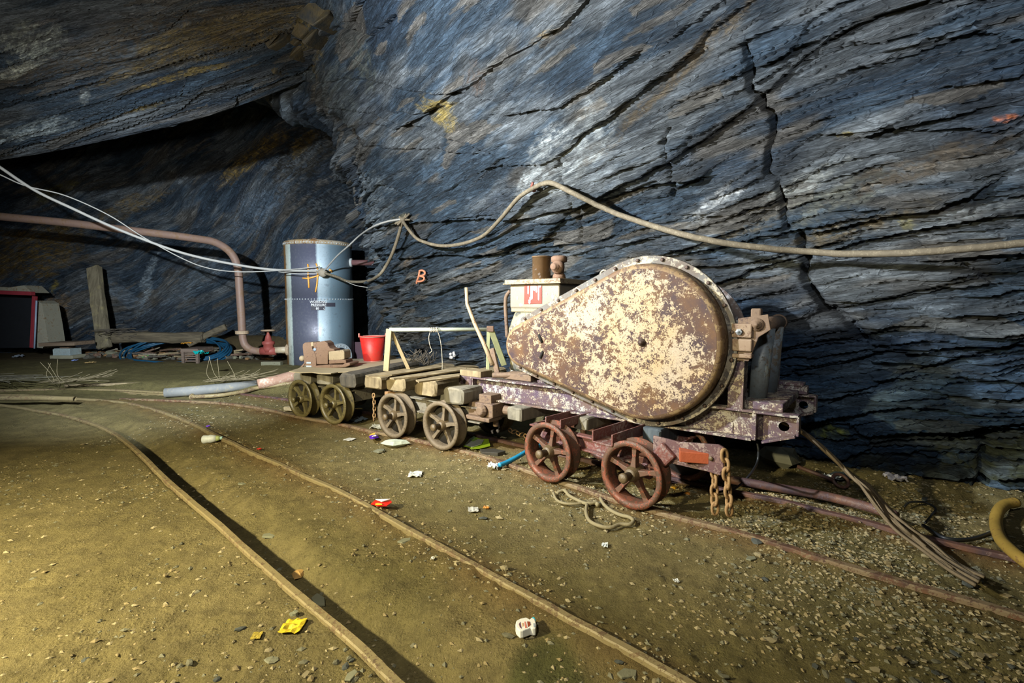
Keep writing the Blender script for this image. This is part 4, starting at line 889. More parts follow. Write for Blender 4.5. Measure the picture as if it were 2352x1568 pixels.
# cable drum behind the casing
Mdr = Matrix(((1, 0, 0, xb_c), (0, 0, 1, 0), (0, 1, 0, zb_c - .01), (0, 0, 0, 1)))
dr = MB(); dr.lathe([(.20, .10), (.20, .56)], Mdr, 36); dr.build('drum', M_GREY, wn)
mb = MB()
for k in range(15): mb.lathe([(.205 + .014 * math.cos(t), .12 + k * .028 + .014 * math.sin(t)) for t in np.linspace(0, 2 * math.pi, 7)[:-1]], Mdr, 36, closed=True)
mb.build('wound_rope', m_plain('drum_rope', (0.12, 0.105, 0.08), .7, .3, .4, 60, .6), wn)
for y in (.07, .56):
    mb = MB(); mb.lathe([(.05, y), (.415, y), (.425, y + .006), (.425, y + .020), (.415, y + .026), (.05, y + .026)], Mdr, 56, smooth=False, closed=True); mb.build('drum_flange', m_peel('drum_flange_steel', (0.30, 0.32, 0.35), (0.22, 0.20, 0.19), (0.13, 0.095, 0.08), (0.09, 0.06, 0.05), .5, 10, .6), wn)
mb = MB(); mb.lathe([(.03, -.01), (.03, .66)], Mdr, 16); mb.box((xb_c, .65, (ZT + zb_c) / 2), (.16, .05, zb_c - ZT + .08)); mb.build('drum_bearing', M_RUSTC, wn, .006)
# fairlead frame with rollers at the right end
xq, zq = L(1705, 745, .0); xw, _ = L(1722, 745, 0); xc0 = (L(1690, 900, .0)[0] + L(1722, 900, .0)[0]) / 2; xc1 = (L(1692, 745, 0)[0] + L(1732, 745, 0)[0]) / 2; zt_c = L(1705, 735, 0)[1]
mb = MB(); mb.bar((xc0, .03, ZT), (xc1, .03, zt_c), .012, .085, (0, 1, 0)); mb.bar((xc0 - .04, .0, ZT), (xc1 - .04, .0, zt_c), .07, .010, (0, 1, 0)); mb.build('fairlead_post', M_BEAM, wn, .002)
for za, zbb in ((743, 775), (778, 806), (812, 822)):
    z1 = L(1700, za, -.04)[1]; z0 = L(1700, zbb, -.04)[1]; xx = L(1704, (za + zbb) / 2, -.04)[0]
    MB().box((xx, -.025, (z0 + z1) / 2), (.10, .05, z1 - z0)).build('clamp_block', m_peel('clamp_tan', (0.27, 0.20, 0.14), (0.20, 0.135, 0.085), (0.16, 0.10, 0.07), (0.20, .12, .08), .4, 18), wn, .006)
far_x = L(1795, 880, .55)[0]
mb = MB(); mb.bar((xc0 + .02, .62, ZT), (xc1 + .03, .62, zt_c - .05), .10, .05, (0, 1, 0)); mb.build('fairlead_post', M_BEAM, wn, .004)
# horizontal top roller and bracket
zr = L(1745, 742, .05)[1]; xr0 = L(1742, 742, .0)[0]
mb = MB().tube([(xr0, .0, zr - .01), (xr0 + .005, .62, zr - .01)], .042, 18); mb.build('top_roller', M_RUSTC, wn)
mb = MB().lathe([(.046, 0), (.050, .02), (.046, .045)], Matrix(((1, 0, 0, xr0), (0, 0, 1, .54), (0, 1, 0, zr - .01), (0, 0, 0, 1))), 18); mb.build('roller_collar', M_RUSTC, wn)
mb = MB().prism([(xc1 - .03, zt_c + .01), (xr0 + .05, zr + .05), (xr0 + .065, zr - .03), (xr0 + .01, zr - .07), (xc1 + .03, zr - .20), (xc1 - .03, zr - .20)], .016, MXZ(-.03)); mb.build('roller_bracket', M_RUSTC, wn, .003)
Mb = Matrix(((1, 0, 0, xr0), (0, 0, -1, -.03), (0, 1, 0, zr - .005), (0, 0, 0, 1))); MB().lathe([(0, 0), (.034, 0), (.034, .008), (.020, .009), (.020, .022), (.010, .024), (.010, .030), (0, .031)], Mb, 16).build('roller_nut', M_RUSTC, wn)
xb1, zb1 = L(1698, 762, -.05); MB().lathe([(0, 0), (.017, 0), (.017, .012), (.009, .014), (0, .02)], Matrix(((1, 0, 0, xb1), (0, 0, -1, -.05), (0, 1, 0, zb1), (0, 0, 0, 1))), 6, smooth=False).build('clamp_bolt', m_plain('grey_bolt', (0.22, 0.24, 0.26), .4, .5), wn)
MB().box((xr0 - .01, -.0, zr + .055), (.05, .05, .05)).build('grease_cap', M_RUSTC, wn, .008)
for (pxb, pxt, y, r) in ((1738, 1758, .18, .050), (1762, 1778, .42, .050)):
    xa, _ = L(pxb, 905, y); xt, _ = L(pxt, 770, y)
    MB().tube([(xa, y, ZT - .01), (xt, y, zr - .03)], r, 20).build('guide_roller', M_GREY, wn)
xf0 = L(1748, 920, .10)[0]; MB().box((xf0, .30, ZT + .022), (.24, .54, .045)).build('roller_base', M_BEAM, wn, .006)
xf1 = L(1840, 880, .70)[0]; mb = MB(); mb.box((xf1 - .06, .70, ZT + .03), (.20, .07, .05)); mb.box((xf1 - .06, .70, ZT + .065), (.16, .09, .022)); mb.build('lug_cap', M_BEAM, wn, .004)
# hand lever and brackets on the left end
lv = [wor_of(wn, (L(px, py, .06)[0], .06, L(px, py, .06)[1])) for px, py in ((1071, 660), (1073, 697), (1090, 742), (1112, 790), (1132, 838))]
M_LEV = m_peel('lever_cream', (0.36, 0.27, 0.16), (0.33, 0.26, 0.18), (0.16, 0.10, 0.06), (0.22, 0.13, 0.07), .34, 22)
mb = MB(); mb.tube([loc_of(wn, p) for p in lv], [.014, .015, .016, .017, .020], 12, smooth=True); mb.build('hand_lever', M_LEV, wn)
a = L(1128, 800, .06); b = L(1142, 862, .06); mb = MB(); mb.bar((a[0], .07, a[1]), (b[0], .07, b[1]), .045, .02, (0, 1, 0)); mb.build('lever_socket', M_RUSTC, wn, .004)
a = L(1165, 855, .05); b = L(1210, 848, .05); mb = MB(); mb.box((b[0] - .08, .10, ZT + .03), (.26, .14, .045)); mb.tube([(a[0] - .10, .0, ZT + .03), (b[0] + .05, .12, ZT + .05)], .022, 10); mb.box((b[0] + .02, .14, ZT + .10), (.10, .08, .16)); mb.build('lever_pivot', M_RUSTC, wn, .005)
a = L(1060, 860, .0); mb = MB().box((xl + .12, .06, ZT + .024), (.22, .14, .048)); mb.build('wooden_block', WD_T, wn, .005)
# switch box on the motor, with lid, body below, filter pot and valve on top
yM = .20
xa, ztp = L(1171, 651, yM); xb2, zb2 = L(1285, 652, yM); _, zbb = L(1228, 708, yM); _, zlid0 = L(1228, 652, yM); _, zlid1 = L(1228, 641, yM); xl0 = L(1160, 648, yM - .03)[0]; xl1 = L(1285, 648, yM - .03)[0]
MB().box(((xa + xb2) / 2, yM + .25, (zlid0 + zbb) / 2), (xb2 - xa, .50, zlid0 - zbb)).build('switch_box', M_BOX, wn, .012)
MB().box(((xl0 + xl1) / 2, yM + .25, (zlid0 + zlid1) / 2), (xl1 - xl0 + .01, .56, zlid1 - zlid0)).build('box_lid', M_LID, wn, .004)
MB().box(((xl0 + xl1) / 2, yM + .25, zlid0 + .004), (xl1 - xl0 + .03, .58, .010)).build('lid_flange', M_LID, wn, .003)
mb = MB().box(((xa + xb2) / 2 + .01, yM + .25, zbb - .012), (xb2 - xa + .01, .48, .03)); mb.build('box_flange', M_LID, wn, .003)
MB().rings([[(xa + .03, yM + .02, zbb - .02), (xb2 + .02, yM + .02, zbb - .02), (xb2 + .02, yM + .46, zbb - .02), (xa + .03, yM + .46, zbb - .02)], [(xa - .02, yM, zbb - .16), (xb2 + .06, yM, zbb - .16), (xb2 + .06, yM + .46, zbb - .16), (xa - .02, yM + .46, zbb - .16)], [(xa - .02, yM + .02, ZT + .04), (xb2 + .08, yM + .02, ZT + .04), (xb2 + .08, yM + .46, ZT + .04), (xa - .02, yM + .46, ZT + .04)]], False, True, True).build('motor_body', m_peel('motor_cream_black', (0.32, 0.27, 0.17), (0.22, 0.22, 0.14), (0.06, 0.065, 0.06), (0.10, 0.09, 0.06), .48, 8), wn, .02)
# dark red label plate with silver drips
pl = [L(px, py, yM - .001) for px, py in ((1205, 655), (1245, 656), (1245, 697), (1204, 698))]
MB().prism(pl, .003, MXZ(yM - .004)).build('name_plate', m_plain('plate_dark_red', (0.24, 0.035, 0.018), .5, 0, .25, 30, .2), wn)
mb = MB(); rg = random.Random(3)
for (px, y0, y1, w) in ((1214, 656, 676, 1.6), (1222, 656, 688, 2.6), (1228, 656, 668, 3), (1233, 657, 672, 2), (1238, 656, 690, 1.4), (1241, 655, 660, 3), (1217, 688, 698, 2.4), (1219, 682, 690, 2.2)):
    a = L(px - w, y0, yM); b = L(px + w, y1, yM); mb.prism([(a[0], b[1] + .006), (b[0] - (b[0] - a[0]) * .3, b[1]), (b[0], b[1] + .01), (b[0], a[1]), (a[0], a[1])], .0015, MXZ(yM - .0055))
mb.build('paint_drip', m_plain('silver_paint', (0.36, 0.36, 0.42), .35, .2, .2), wn)
mb = MB(); rg = random.Random(8)
for k in range(14):
    px = rg.uniform(1176, 1280); py = rg.uniform(660, 702)
    if 1200 < px < 1250: continue
    c = L(px, py, yM); r = rg.uniform(.006, .016); mb.prism([(c[0] + r * math.cos(a) * rg.uniform(.6, 1.2), c[1] + r * 1.3 * math.sin(a) * rg.uniform(.6, 1.3)) for a in np.linspace(0, 6.28, 9)[:-1]], .0015, MXZ(yM - .002))
o = mb.build('paint_splash', m_plain('white_paint', (0.52, 0.52, 0.48), .5, 0, .1), wn); o['kind'] = 'stuff'
yP = .30
xa_, zc_ = L(1226, 634, yP); xb_, zct = L(1262, 590, yP); zl = zlid1
Mc = Matrix.Translation(((xa_ + xb_) / 2, yP, zl)); rc = (xb_ - xa_) / 2 * .98
MB().lathe([(rc, 0), (rc, zct - zl), (rc * 1.06, zct - zl), (rc * 1.06, zct - zl + .008), (0, zct - zl + .010)], Mc, 26, smooth=True).build('filter_pot', m_peel('pot_brown_silver', (0.38, 0.36, 0.38), (0.22, 0.15, 0.09), (0.12, 0.07, 0.03), (0.16, 0.09, 0.04), .55, 10, .6), wn)
xv, zv = L(1281, 610, yP - .06); _, zvt = L(1281, 587, yP - .06)
mb = MB(); Mv = Matrix.Translation((xv, yP - .04, zl)); hh = zvt - zl
mb.lathe([(.050, 0), (.046, hh * .15), (.036, hh * .25), (.040, hh * .5), (.038, hh * .7), (.058, hh * .74), (.060, hh * .93), (.045, hh), (0, hh)], Mv, 18)
mb.lathe([(0, 0), (.048, 0), (.052, .02), (.040, .04), (.028, .045), (.026, .075), (.018, .08), (0, .082)], Matrix(((1, 0, 0, xv + .012), (0, 0, -1, yP - .065), (0, 1, 0, zl + hh * .5), (0, 0, 0, 1))), 18); mb.build('valve_casting', m_plain('valve_tan_rust', (0.19, 0.115, 0.075), .8, 0, .3, 18, .6, (0.11, .06, .04), .4), wn)
pp = [L(px, py, .30) for px, py in ((1172, 668), (1163, 680), (1161, 700), (1163, 740), (1165, 775))]
MB().tube([(x, .30, z) for x, z in smooth_path(pp, 4)], .015, 10).build('conduit', M_RUSTC, wn)
xe, ze = L(1383, 630, .0); 
mb = MB(); mb.lathe([(.010 + .018 + .007 * math.cos(t), .007 * math.sin(t)) for t in np.linspace(0, 2 * math.pi, 9)[:-1]], Matrix(((1, 0, 0, xe), (0, 0, 1, .03), (0, 1, 0, ze), (0, 0, 0, 1))), 14, closed=True); mb.box((xe + .01, .03, ze - .05), (.02, .012, .06)); mb.build('lifting_eye', M_FLNG, wn)
# gear case hung under the left end, between wagons B and C
g0_ = wor_of(wagB, (LB_ + .22, .05, 0))
xg, zg = lplane(wagB, 1105, 940, .10)
mb = MB(); mb.box((xg, .20, zg), (.24, .22, .10)); mb.box((xg + .02, .20, zg + .07), (.12, .16, .08)); mb.box((xg - .02, .14, zg - .065), (.26, .16, .03)); mb.lathe([(.04, 0), (.05, .02), (.03, .05), (0, .05)], Matrix(((1, 0, 0, xg + .03), (0, 0, -1, .09), (0, 1, 0, zg), (0, 0, 0, 1))), 12); mb.tube([(xg + .06, .2, zg - .08), (xg + .06, .2, zg - .14)], .022, 10); mb.tube([(xg + .14, .2, zg + .0), (xg + .24, .22, zg - .01)], .034, 12)
mb.build('gear_housing', M_RUSTC, wagB, .012)
# ================================================================ LOAD ON THE WAGONS
# thin boards
def slab_poly(name, px, z, th, mat, label, cat, group=None, zs=None):
    pts = [gnd(x, y, (z if zs is None else zs[i])) for i, (x, y) in enumerate(px)]
    mb = MB(); n = len(pts); vs = [tuple(p) for p in pts] + [(p[0], p[1], p[2] - th) for p in pts]
    mb.add(vs, [tuple(range(n)), tuple(range(2 * n - 1, n - 1, -1))] + [(i, i + n, (i + 1) % n + n, (i + 1) % n) for i in range(n)])
    return solo(name, mb, mat, label, cat, group)
WD_PALE = m_wood('board_pale', (0.33, 0.27, 0.17), (0.48, 0.41, 0.28), (0.22, 0.17, 0.10), .25, 0, .6)
ZA = 0.512
slab_poly('board', ((664, 852), (690, 855), (716, 854), (738, 857), (760, 857), (776, 854), (800, 853), (850, 845), (890, 838), (930, 830), (948, 826), (944, 823), (900, 823), (850, 823), (800, 824), (740, 826), (700, 838), (684, 846)), ZA, .008, WD_PALE, 'thin pale board on the first wagon, under the vice and bucket', 'board')
for i, (q, lab) in enumerate(((((839, 861), (846, 863), (900, 860), (1013, 843), (1016, 840), (1000, 837), (935, 844)), 'flat board strip under the trestle leg, left of three on the middle wagon'),
                              (((895, 867), (905, 869), (980, 862), (1068, 848), (1072, 844), (1055, 842), (970, 856)), 'flat board strip in the middle of three on the middle wagon'),
                              (((955, 872), (962, 876), (1010, 870), (1055, 864), (1056, 857), (1010, 862)), 'flat board strip nearest the winch beam on the middle wagon'))):
    slab_poly('board', q, (.56, .575, .585)[i], .010, WD_T, lab, 'board', 'board strips on the middle wagon')

# bench vice
vc = thing('bench_vice', 'big rusty bench vice standing on the pale board of the first wagon', 'vice', gnd(752, 842, ZA), math.radians(-8))
V = lambda px, py, y=0: lplane(vc, px, py, y)
cp = lambda x, y: (640 + x / 7.35, 740 + y / 7.35)
def vp(name, pts, y0, d, mat, bev=.008, label=None):
    o = MB().prism([V(*cp(*p), y0) for p in pts], d, MXZ(y0)).build(name, mat, vc, bev)
    if label: o['label'] = label
    return o
M_VICE = m_plain('vice_rust', (0.20, 0.125, 0.085), .7, 0, .35, 16, .6, (0.10, .06, .05), .4)
M_VICEP = m_plain('vice_pale', (0.36, 0.29, 0.19), .7, 0, .3, 20, .5, (0.2, .14, .09), .4)
vp('base', [(605, 735), (850, 715), (1080, 715), (1110, 690), (1180, 680), (1212, 700), (1195, 730), (1120, 760), (700, 783), (612, 780)], -.07, .20, M_VICE)
vp('fixed_jaw', [(560, 345), (770, 315), (820, 350), (840, 400), (870, 440), (935, 452), (945, 490), (840, 490), (830, 560), (830, 710), (640, 710), (630, 590), (600, 500), (580, 400)], -.045, .13, M_VICE)
vp('fixed_jaw_slide', [(845, 640), (1130, 630), (1140, 690), (845, 706)], -.06, .15, M_VICE)
vp('moving_jaw', [(400, 425), (402, 372), (440, 340), (580, 338), (582, 402), (560, 440), (600, 500), (632, 590), (632, 765), (470, 765), (425, 700), (415, 560)], -.035, .12, M_VICE)
vp('jaw_plate', [(540, 338), (582, 332), (586, 405), (545, 408)], -.05, .13, M_VICEP, .003, 'pale steel jaw plate')
vp('anvil', [(840, 492), (1085, 470), (1108, 500), (1108, 620), (1030, 640), (845, 640)], -.05, .14, M_VICEP, .006, 'pale squared anvil block')
c = V(*cp(607, 460), -.05); MB().lathe([(0, 0), (.016, 0), (.016, .004), (0, .005)], Matrix(((1, 0, 0, c[0]), (0, 0, -1, -.046), (0, 1, 0, c[1]), (0, 0, 0, 1))), 16).build('eye_hole', m_plain('blue_hole', (0.28, 0.36, 0.5), .5), vc)
c = V(*cp(398, 610), .0); MB().ball((c[0], .0, c[1]), .030, 14).build('screw_boss', M_VICEP, vc)
a = V(*cp(372, 770), -.05); b = V(*cp(435, 690), -.05); MB().tube([(a[0], -.05, a[1]), (b[0], -.03, b[1])], .010, 8).build('handle', M_VICE, vc)
for (x0, y0, x1, y1) in ((468, 668, 545, 700), (462, 730, 555, 757)):
    a = V(*cp(x0, y0), -.04); b = V(*cp(x1, y1), -.04); MB().box(((a[0] + b[0]) / 2, -.038, (a[1] + b[1]) / 2), (b[0] - a[0], .006, a[1] - b[1])).build('cast_plate', m_plain('cast_grey', (0.36, .42, .48), .5), vc, .002)

# red bucket
bk = thing('bucket', 'red metal bucket with a wire handle on the pale board', 'bucket', gnd(857, 829, ZA), 0)
kb = ROOT[bk].translation.y / FPX
rb, rt, hb = 41 / 2 * kb, 58 / 2 * kb, 57 * kb
M_BUCK = m_peel('bucket_red', (0.62, 0.012, 0.010), (0.56, 0.03, 0.02), (0.55, 0.35, 0.30), (0.30, 0.06, 0.04), .16, 7, .6)
mb = MB(); mb.lathe([(0, .004), (rb, .004), (rb + .004, .02), (rt, hb), (rt - .004, hb), (rb - .002, .012), (0, .010)], Matrix.Identity(4), 40); mb.build('body', M_BUCK, bk)
mb = MB(); mb.lathe([(rt + .000 + .006 * math.cos(t), hb + .006 * math.sin(t)) for t in np.linspace(0, 6.28, 9)[:-1]], Matrix.Identity(4), 40, closed=True); mb.lathe([(rb + .003 + .003 * math.cos(t), .006 + .006 * math.sin(t)) for t in np.linspace(0, 6.28, 9)[:-1]], Matrix.Identity(4), 36, closed=True); mb.build('rim', m_plain('bucket_rim', (0.48, 0.20, 0.17), .5, 0, .3, 20), bk)
for s in (-1, 1): MB().box((s * (rt + .008), 0, hb + .012), (.016, .025, .045)).build('handle_ear', m_plain('bucket_rim', (0, 0, 0)), bk, .004)
MB().tube([(-rt - .01, 0, hb + .015)] + [(-(rt + .01) * math.cos(t), -.055 * math.sin(t) - .0, hb + .010 - .01 * math.sin(t)) for t in np.linspace(.1, math.pi - .1, 12)] + [(rt + .01, 0, hb + .015)], .0035, 6).build('wire_handle', M_BUCK, bk)

# tubular trestle
M_TREW = m_peel('tube_white_green', (0.40, 0.44, 0.37), (0.34, 0.38, 0.31), (0.25, 0.21, 0.12), (0.30, 0.24, 0.14), .22, 16)
M_TREC = m_peel('tube_cream_rust', (0.38, 0.31, 0.18), (0.32, 0.26, 0.15), (0.24, 0.14, 0.07), (0.28, 0.18, 0.09), .30, 30)
zT = .585
pA = gnd(888, 850, zT - .02); YA = pA[1]
tr = thing('tubular_trestle', 'white-topped tubular trestle with splayed legs on the middle wagon', 'trestle', pA)
Tl = lambda p: loc_of(tr, p)
tA = at(895, 757, YA + .02); tB = at(1126, 756, YA + .05)
MB().tube([Tl(tA), Tl(tB)], .017, 12).build('top_rail', M_TREW, tr)
MB().bar(Tl(at(894, 755, YA + .02)), Tl(at(887, 852, YA)), .048, .030, (0, 1, 0)).build('leg', M_TREC, tr, .004)
MB().bar(Tl(at(900, 762, YA + .04)), Tl(at(940, 850, YA + .12)), .032, .02, (0, 1, 0)).build('leg', M_TREC, tr, .003)
MB().bar(Tl(at(1122, 757, YA + .05)), Tl(at(1120, 852, YA - .02)), .030, .018, (0, 1, 0)).build('leg', m_plain('post_green', (0.24, 0.25, 0.13), .7, 0, .4, 14), tr, .003)
MB().bar(Tl(at(1128, 757, YA + .0)), Tl(at(1158, 838, YA + .10)), .05, .03, (0, 1, 0)).build('leg', m_plain('post_green', (0, 0, 0)), tr, .004)
MB().box(Tl(at(1126, 755, YA)), (.06, .045, .05)).build('joint', M_FRAMEB, tr, .006)
M_STR = m_plain('string', (0.50, 0.44, 0.34), .9, 0, .2, 30)
mb = MB()
for pts in (((990, 757), (985, 775), (988, 795), (992, 805), (986, 811)), ((1004, 757), (1010, 775), (1014, 800), (1016, 840), (1013, 866), (1010, 868))): mb.tube([at(x, y, YA - .0) for x, y in pts][:1] + smooth_path([at(x, y, YA - .0) for x, y in pts], 4), .0030, 5)
for k in range(5): mb.tube([np.array(at(988 + 4 * k, 757, YA)) + np.array([0, .021 * math.cos(t), .021 * math.sin(t)]) for t in np.linspace(0, 6.5, 12)], .003, 5, caps=False)
solo('string', mb, M_STR, 'loose string tied round the trestle rail and hanging down', 'string')

# dead twigs on the wagon
def twigs(label, cx, cy, Y, n, spread, h, mat, seed, w=.0022):
    rg = random.Random(seed); mb = MB()
    for k in range(n):
        p = at(cx + rg.uniform(-spread, spread), cy, Y + rg.uniform(-.1, .1)); q = p + np.array([rg.uniform(-.10, .10), rg.uniform(-.05, .05), rg.uniform(.3, 1) * h]); m = (p + q) / 2 + np.array([rg.uniform(-.04, .04), 0, rg.uniform(-.02, .03)])
        mb.tube([p, m, q], w, 4)
        if rg.random() < .6: mb.tube([m, m + np.array([rg.uniform(-.06, .06), 0, rg.uniform(.01, .06)])], w * .8, 4)
    solo('twig_bundle', mb, mat, label, 'twigs', kind=None)
M_TWIG = m_plain('twig', (0.10, 0.085, 0.065), .9, 0, .3, 30)
twigs('tangle of thin dark twigs beside the trestle leg', 957, 832, 4.95, 26, 16, .13, M_TWIG, 4)
twigs('tangle of thin dark twigs against the rock, right of the other twigs', 978, 838, 4.85, 22, 10, .16, M_TWIG, 5)

# ================================================================ TANK
tk_p = (gnd(655, 852, 0) + gnd(812, 852, 0)) / 2
TR = 156 / 2 * 8.55 / FPX * .955; tkx, tky = at(735, 700, 8.55 + TR * .35)[0], 8.55 + TR * .35
tank = thing('pressure_tank', 'tall riveted grey steel cylinder tank with a rusty left edge', 'tank', (tkx, tky, 0), 0)
TH = at(733, 551, tky - TR)[2]
def m_tank():
    t = NT('tank_steel'); o = t.tc.outputs['Object']
    sx = t.n.new('ShaderNodeSeparateXYZ'); t.link(o, sx.inputs[0])
    an = t.math('DIVIDE', sx.outputs[0], TR)
    n = t.noise(o, 6, 7, .65); n2 = t.noise(o, 30, 6, .7)
    nn = t.math('MULTIPLY', t.math('SUBTRACT', n, .5), .06); x = t.math('ADD', an, t.math('ADD', nn, t.math('MULTIPLY', t.math('SUBTRACT', n2, .5), .05)))
    # bands round the shell: rust and dark patch, plus painted pale highlights and shaded right
    c = t.ramp(x, [(0.0, (0.22, .105, .03)), (0.02, (0.22, .105, .03))])
    c = t.ramp(t.math('MULTIPLY', t.math('ADD', x, 1.0), .5), [(0.0, (0.26, .12, .035)), (0.12, (0.28, .15, .045)), (0.15, (0.52, .55, .48)), (0.235, (0.50, .60, .58)), (0.255, (0.085, .095, .13)), (0.635, (0.095, .10, .15)), (0.665, (0.50, .62, .70)), (0.74, (0.40, .51, .59)), (0.82, (0.17, .25, .31)), (1.0, (0.08, .125, .16))])
    c = t.mix(t.ramp(n2, [(.55, 0), (.72, .5)]), c, (0.16, 0.17, 0.18))
    c = t.mix(t.ramp(n, [(.30, .6), (.42, 0)]), c, (0.07, 0.08, 0.10))
    return t.out(c, t.ramp(n2, [(.3, .35), (.7, .6)]), .15, t.bump(n2, .25, .004), .6)
M_TANK = m_tank()
zs2 = at(733, 685, tky - TR)[2]
MB().lathe([(TR, 0), (TR, zs2)], Matrix.Identity(4), 72).build('lower_shell', M_TANK, tank)
MB().lathe([(TR - .006, zs2 - .03), (TR - .006, TH)], Matrix.Identity(4), 72).build('upper_shell', M_TANK, tank)
MB().lathe([(TR + .004, TH - .055), (TR + .004, TH), (TR - .03, TH + .020), (TR * .6, TH + .045), (0, TH + .06)], Matrix.Identity(4), 64).build('top_plate', m_peel('tank_top_rust', (0.42, .40, .34), (0.28, .2, .1), (0.16, .09, .04), (0.24, .13, .05), .45, 10), tank)
riv = mesh_of(MB().ball((0, 0, 0), .0125, 8, (1, .6, 1)), 'rivet', m_plain('rivet_steel', (0.42, .45, .46), .45, .3, .2))
for z in (TH - .03, zs2 - .012):
    for k in range(72):
        a = 2 * math.pi * (k + .5) / 72; o = link('rivet', riv, tank); o.location = ((TR + .002) * math.sin(a), -(TR + .002) * math.cos(a), z); o.rotation_euler = (0, 0, a)
MB().lathe([(.05, TH + .04), (.05, TH + .10), (0, TH + .10)], Matrix.Translation((-.06, 0, 0)), 14).build('top_plug', M_RUSTC, tank)
# manhole ring low on the front
amh = math.asin(max(-1, min(1, (at(770, 820, tky - TR)[0] - tkx) / TR))); zm = at(770, 822, tky - TR)[2]
Mm = Matrix.Rotation(amh, 4, 'Z') @ Matrix(((1, 0, 0, 0), (0, 0, -1, -TR + .03), (0, 1, 0, zm), (0, 0, 0, 1)))
MB().lathe([(.155, 0), (.155, .05), (.225, .05), (.225, 0)], Mm, 36, smooth=False, closed=True).build('manhole_ring', m_peel('ring_blue_grey', (0.36, .42, .46), (0.30, .36, .4), (0.15, .17, .18), (0.1, .1, .1), .3, 14), tank)
MB().lathe([(0, 0), (.156, 0), (.156, .034), (0, .034)], Mm, 30).build('manhole_opening', m_plain('hole_black', (0.008, .012, .02), .9, 0, .1), tank)
for k in range(20):
    a = 2 * math.pi * k / 20; o = link('rivet', riv, tank); p = Mm @ Vector((.19 * math.cos(a), .19 * math.sin(a), .052)); o.location = p; o.rotation_euler = (0, 0, amh)
# stub pipes
zp = at(830, 603, tky)[2]; MB().tube([(TR - .02, 0, zp), (TR + .40, .02, zp)], .048, 16).build('outlet_pipe', m_plain('pipe_purple_rust', (0.13, .06, .06), .6, 0, .3, 12), tank)
MB().tube([(TR - .01, 0, zp), (TR + .025, 0, zp)], .075, 18).build('outlet_flange', m_plain('flange_pale', (0.42, .45, .45), .5), tank)
# orange paint mark and stencilled lettering laid on the shell
def on_tank(px, py, off=.004):
    r = ray(px, py); o = np.array([0, 0, CAMZ]); dx, dy = o[0] - tkx, o[1] - tky; A = r[0] ** 2 + r[1] ** 2; Bq = 2 * (dx * r[0] + dy * r[1]); Cq = dx * dx + dy * dy - (TR + off) ** 2
    k = (-Bq - math.sqrt(Bq * Bq - 4 * A * Cq)) / (2 * A); return o + r * k
M_ORNG = m_plain('orange_paint', (0.80, 0.38, 0.07), .5, 0, .25, 30)
mb = MB(); c2 = lambda x, y: (580 + x / 3.92, 480 + y / 3.92)
for pts, w in ((((498, 495), (502, 540), (500, 600), (505, 660), (508, 710)), .014), (((572, 490), (580, 510), (588, 560), (585, 620), (580, 680), (566, 748)), .013), (((450, 622), (500, 625), (550, 612), (600, 596), (640, 590)), .013), (((690, 545), (715, 556), (708, 568)), .016), (((586, 580), (600, 600)), .02)):
    mb.tube([loc_of(tank, on_tank(*c2(*p), .002)) for p in pts], w, 6)
o = mb.build('paint_mark', M_ORNG, tank); o['label'] = 'orange painted double cross mark'
pnl = [loc_of(tank, on_tank(714 + 33 * i / 8, y, .003)) for y in (691, 712) for i in range(9)]
mb = MB().add(pnl, [(i, i + 1, i + 10, i + 9) for i in range(8)]); 
pnl = [loc_of(tank, on_tank(746 + 24 * i / 6, y, .003)) for y in (695, 704) for i in range(7)]
mb.add(pnl, [(i, i + 1, i + 8, i + 7) for i in range(6)])
mb.build('stencil_panel', m_plain('panel_dark', (0.030, .030, .045), .6, 0, .1), tank)
M_LET = m_plain('letter_white', (0.62, 0.64, 0.66), .6, 0, .1)
def text_on(name, body, size, place, mat, parent, bold=.0):
    cu = bpy.data.curves.new('t', 'FONT'); cu.body = body; cu.size = size; cu.align_x = 'CENTER'; cu.align_y = 'CENTER'; cu.offset = bold; cu.resolution_u = 3
    o = bpy.data.objects.new('t', cu); COL.objects.link(o); bpy.context.view_layer.update()
    me = bpy.data.meshes.new_from_object(o.evaluated_get(bpy.context.evaluated_depsgraph_get())); bpy.data.objects.remove(o)
    for v in me.vertices: v.co = place(v.co.x, v.co.y)
    me.materials.clear(); me.materials.append(mat); return link(name, me, parent)
def tank_place(px, py, k): return lambda x, y: Vector(loc_of(tank, on_tank(px + x * k, py - y * k, .006)))
for body, px, py, s in (('WORKING', 731, 693, 8.2), ('PRESSURE', 731.5, 700.5, 8.2), ('80', 729, 708.5, 7), ('C', 745, 709, 6)):
    text_on('lettering', body, s, tank_place(px, py, 1.0), M_LET, tank, .12)

# ---- water pipe and valve
PY = 8.45
M_PIPE = m_plain('pipe_pink_brown', (0.22, 0.145, 0.115), .55, 0, .25, 9, .4, (0.20, .125, .075), .45)
wp = thing('water_pipe', 'long brown-pink steel pipe bending down beside the tank', 'pipe', at(555, 805, PY))
Wl = lambda p: loc_of(wp, p)
run = [at(-330, 462, PY - .7), at(-150, 481, PY - .5), at(0, 497, PY - .35), at(150, 511, PY - .25), at(300, 529, PY - .15), at(400, 541, PY - .05), at(450, 548, PY), at(490, 555, PY), at(520, 571, PY), at(538, 592, PY), at(547, 620, PY), at(550, 660, PY), at(554, 720, PY), at(556, 762, PY)]
MB().tube([Wl(p) for p in smooth_path(run, 5)], .062, 18).build('pipe', M_PIPE, wp)
low_ = [at(557, 764, PY), at(558, 778, PY), at(563, 792, PY), at(575, 802, PY), at(590, 806, PY), at(608, 807, PY)]
MB().tube([Wl(p) for p in smooth_path(low_, 5)], .060, 18).build('elbow', M_PIPE, wp)
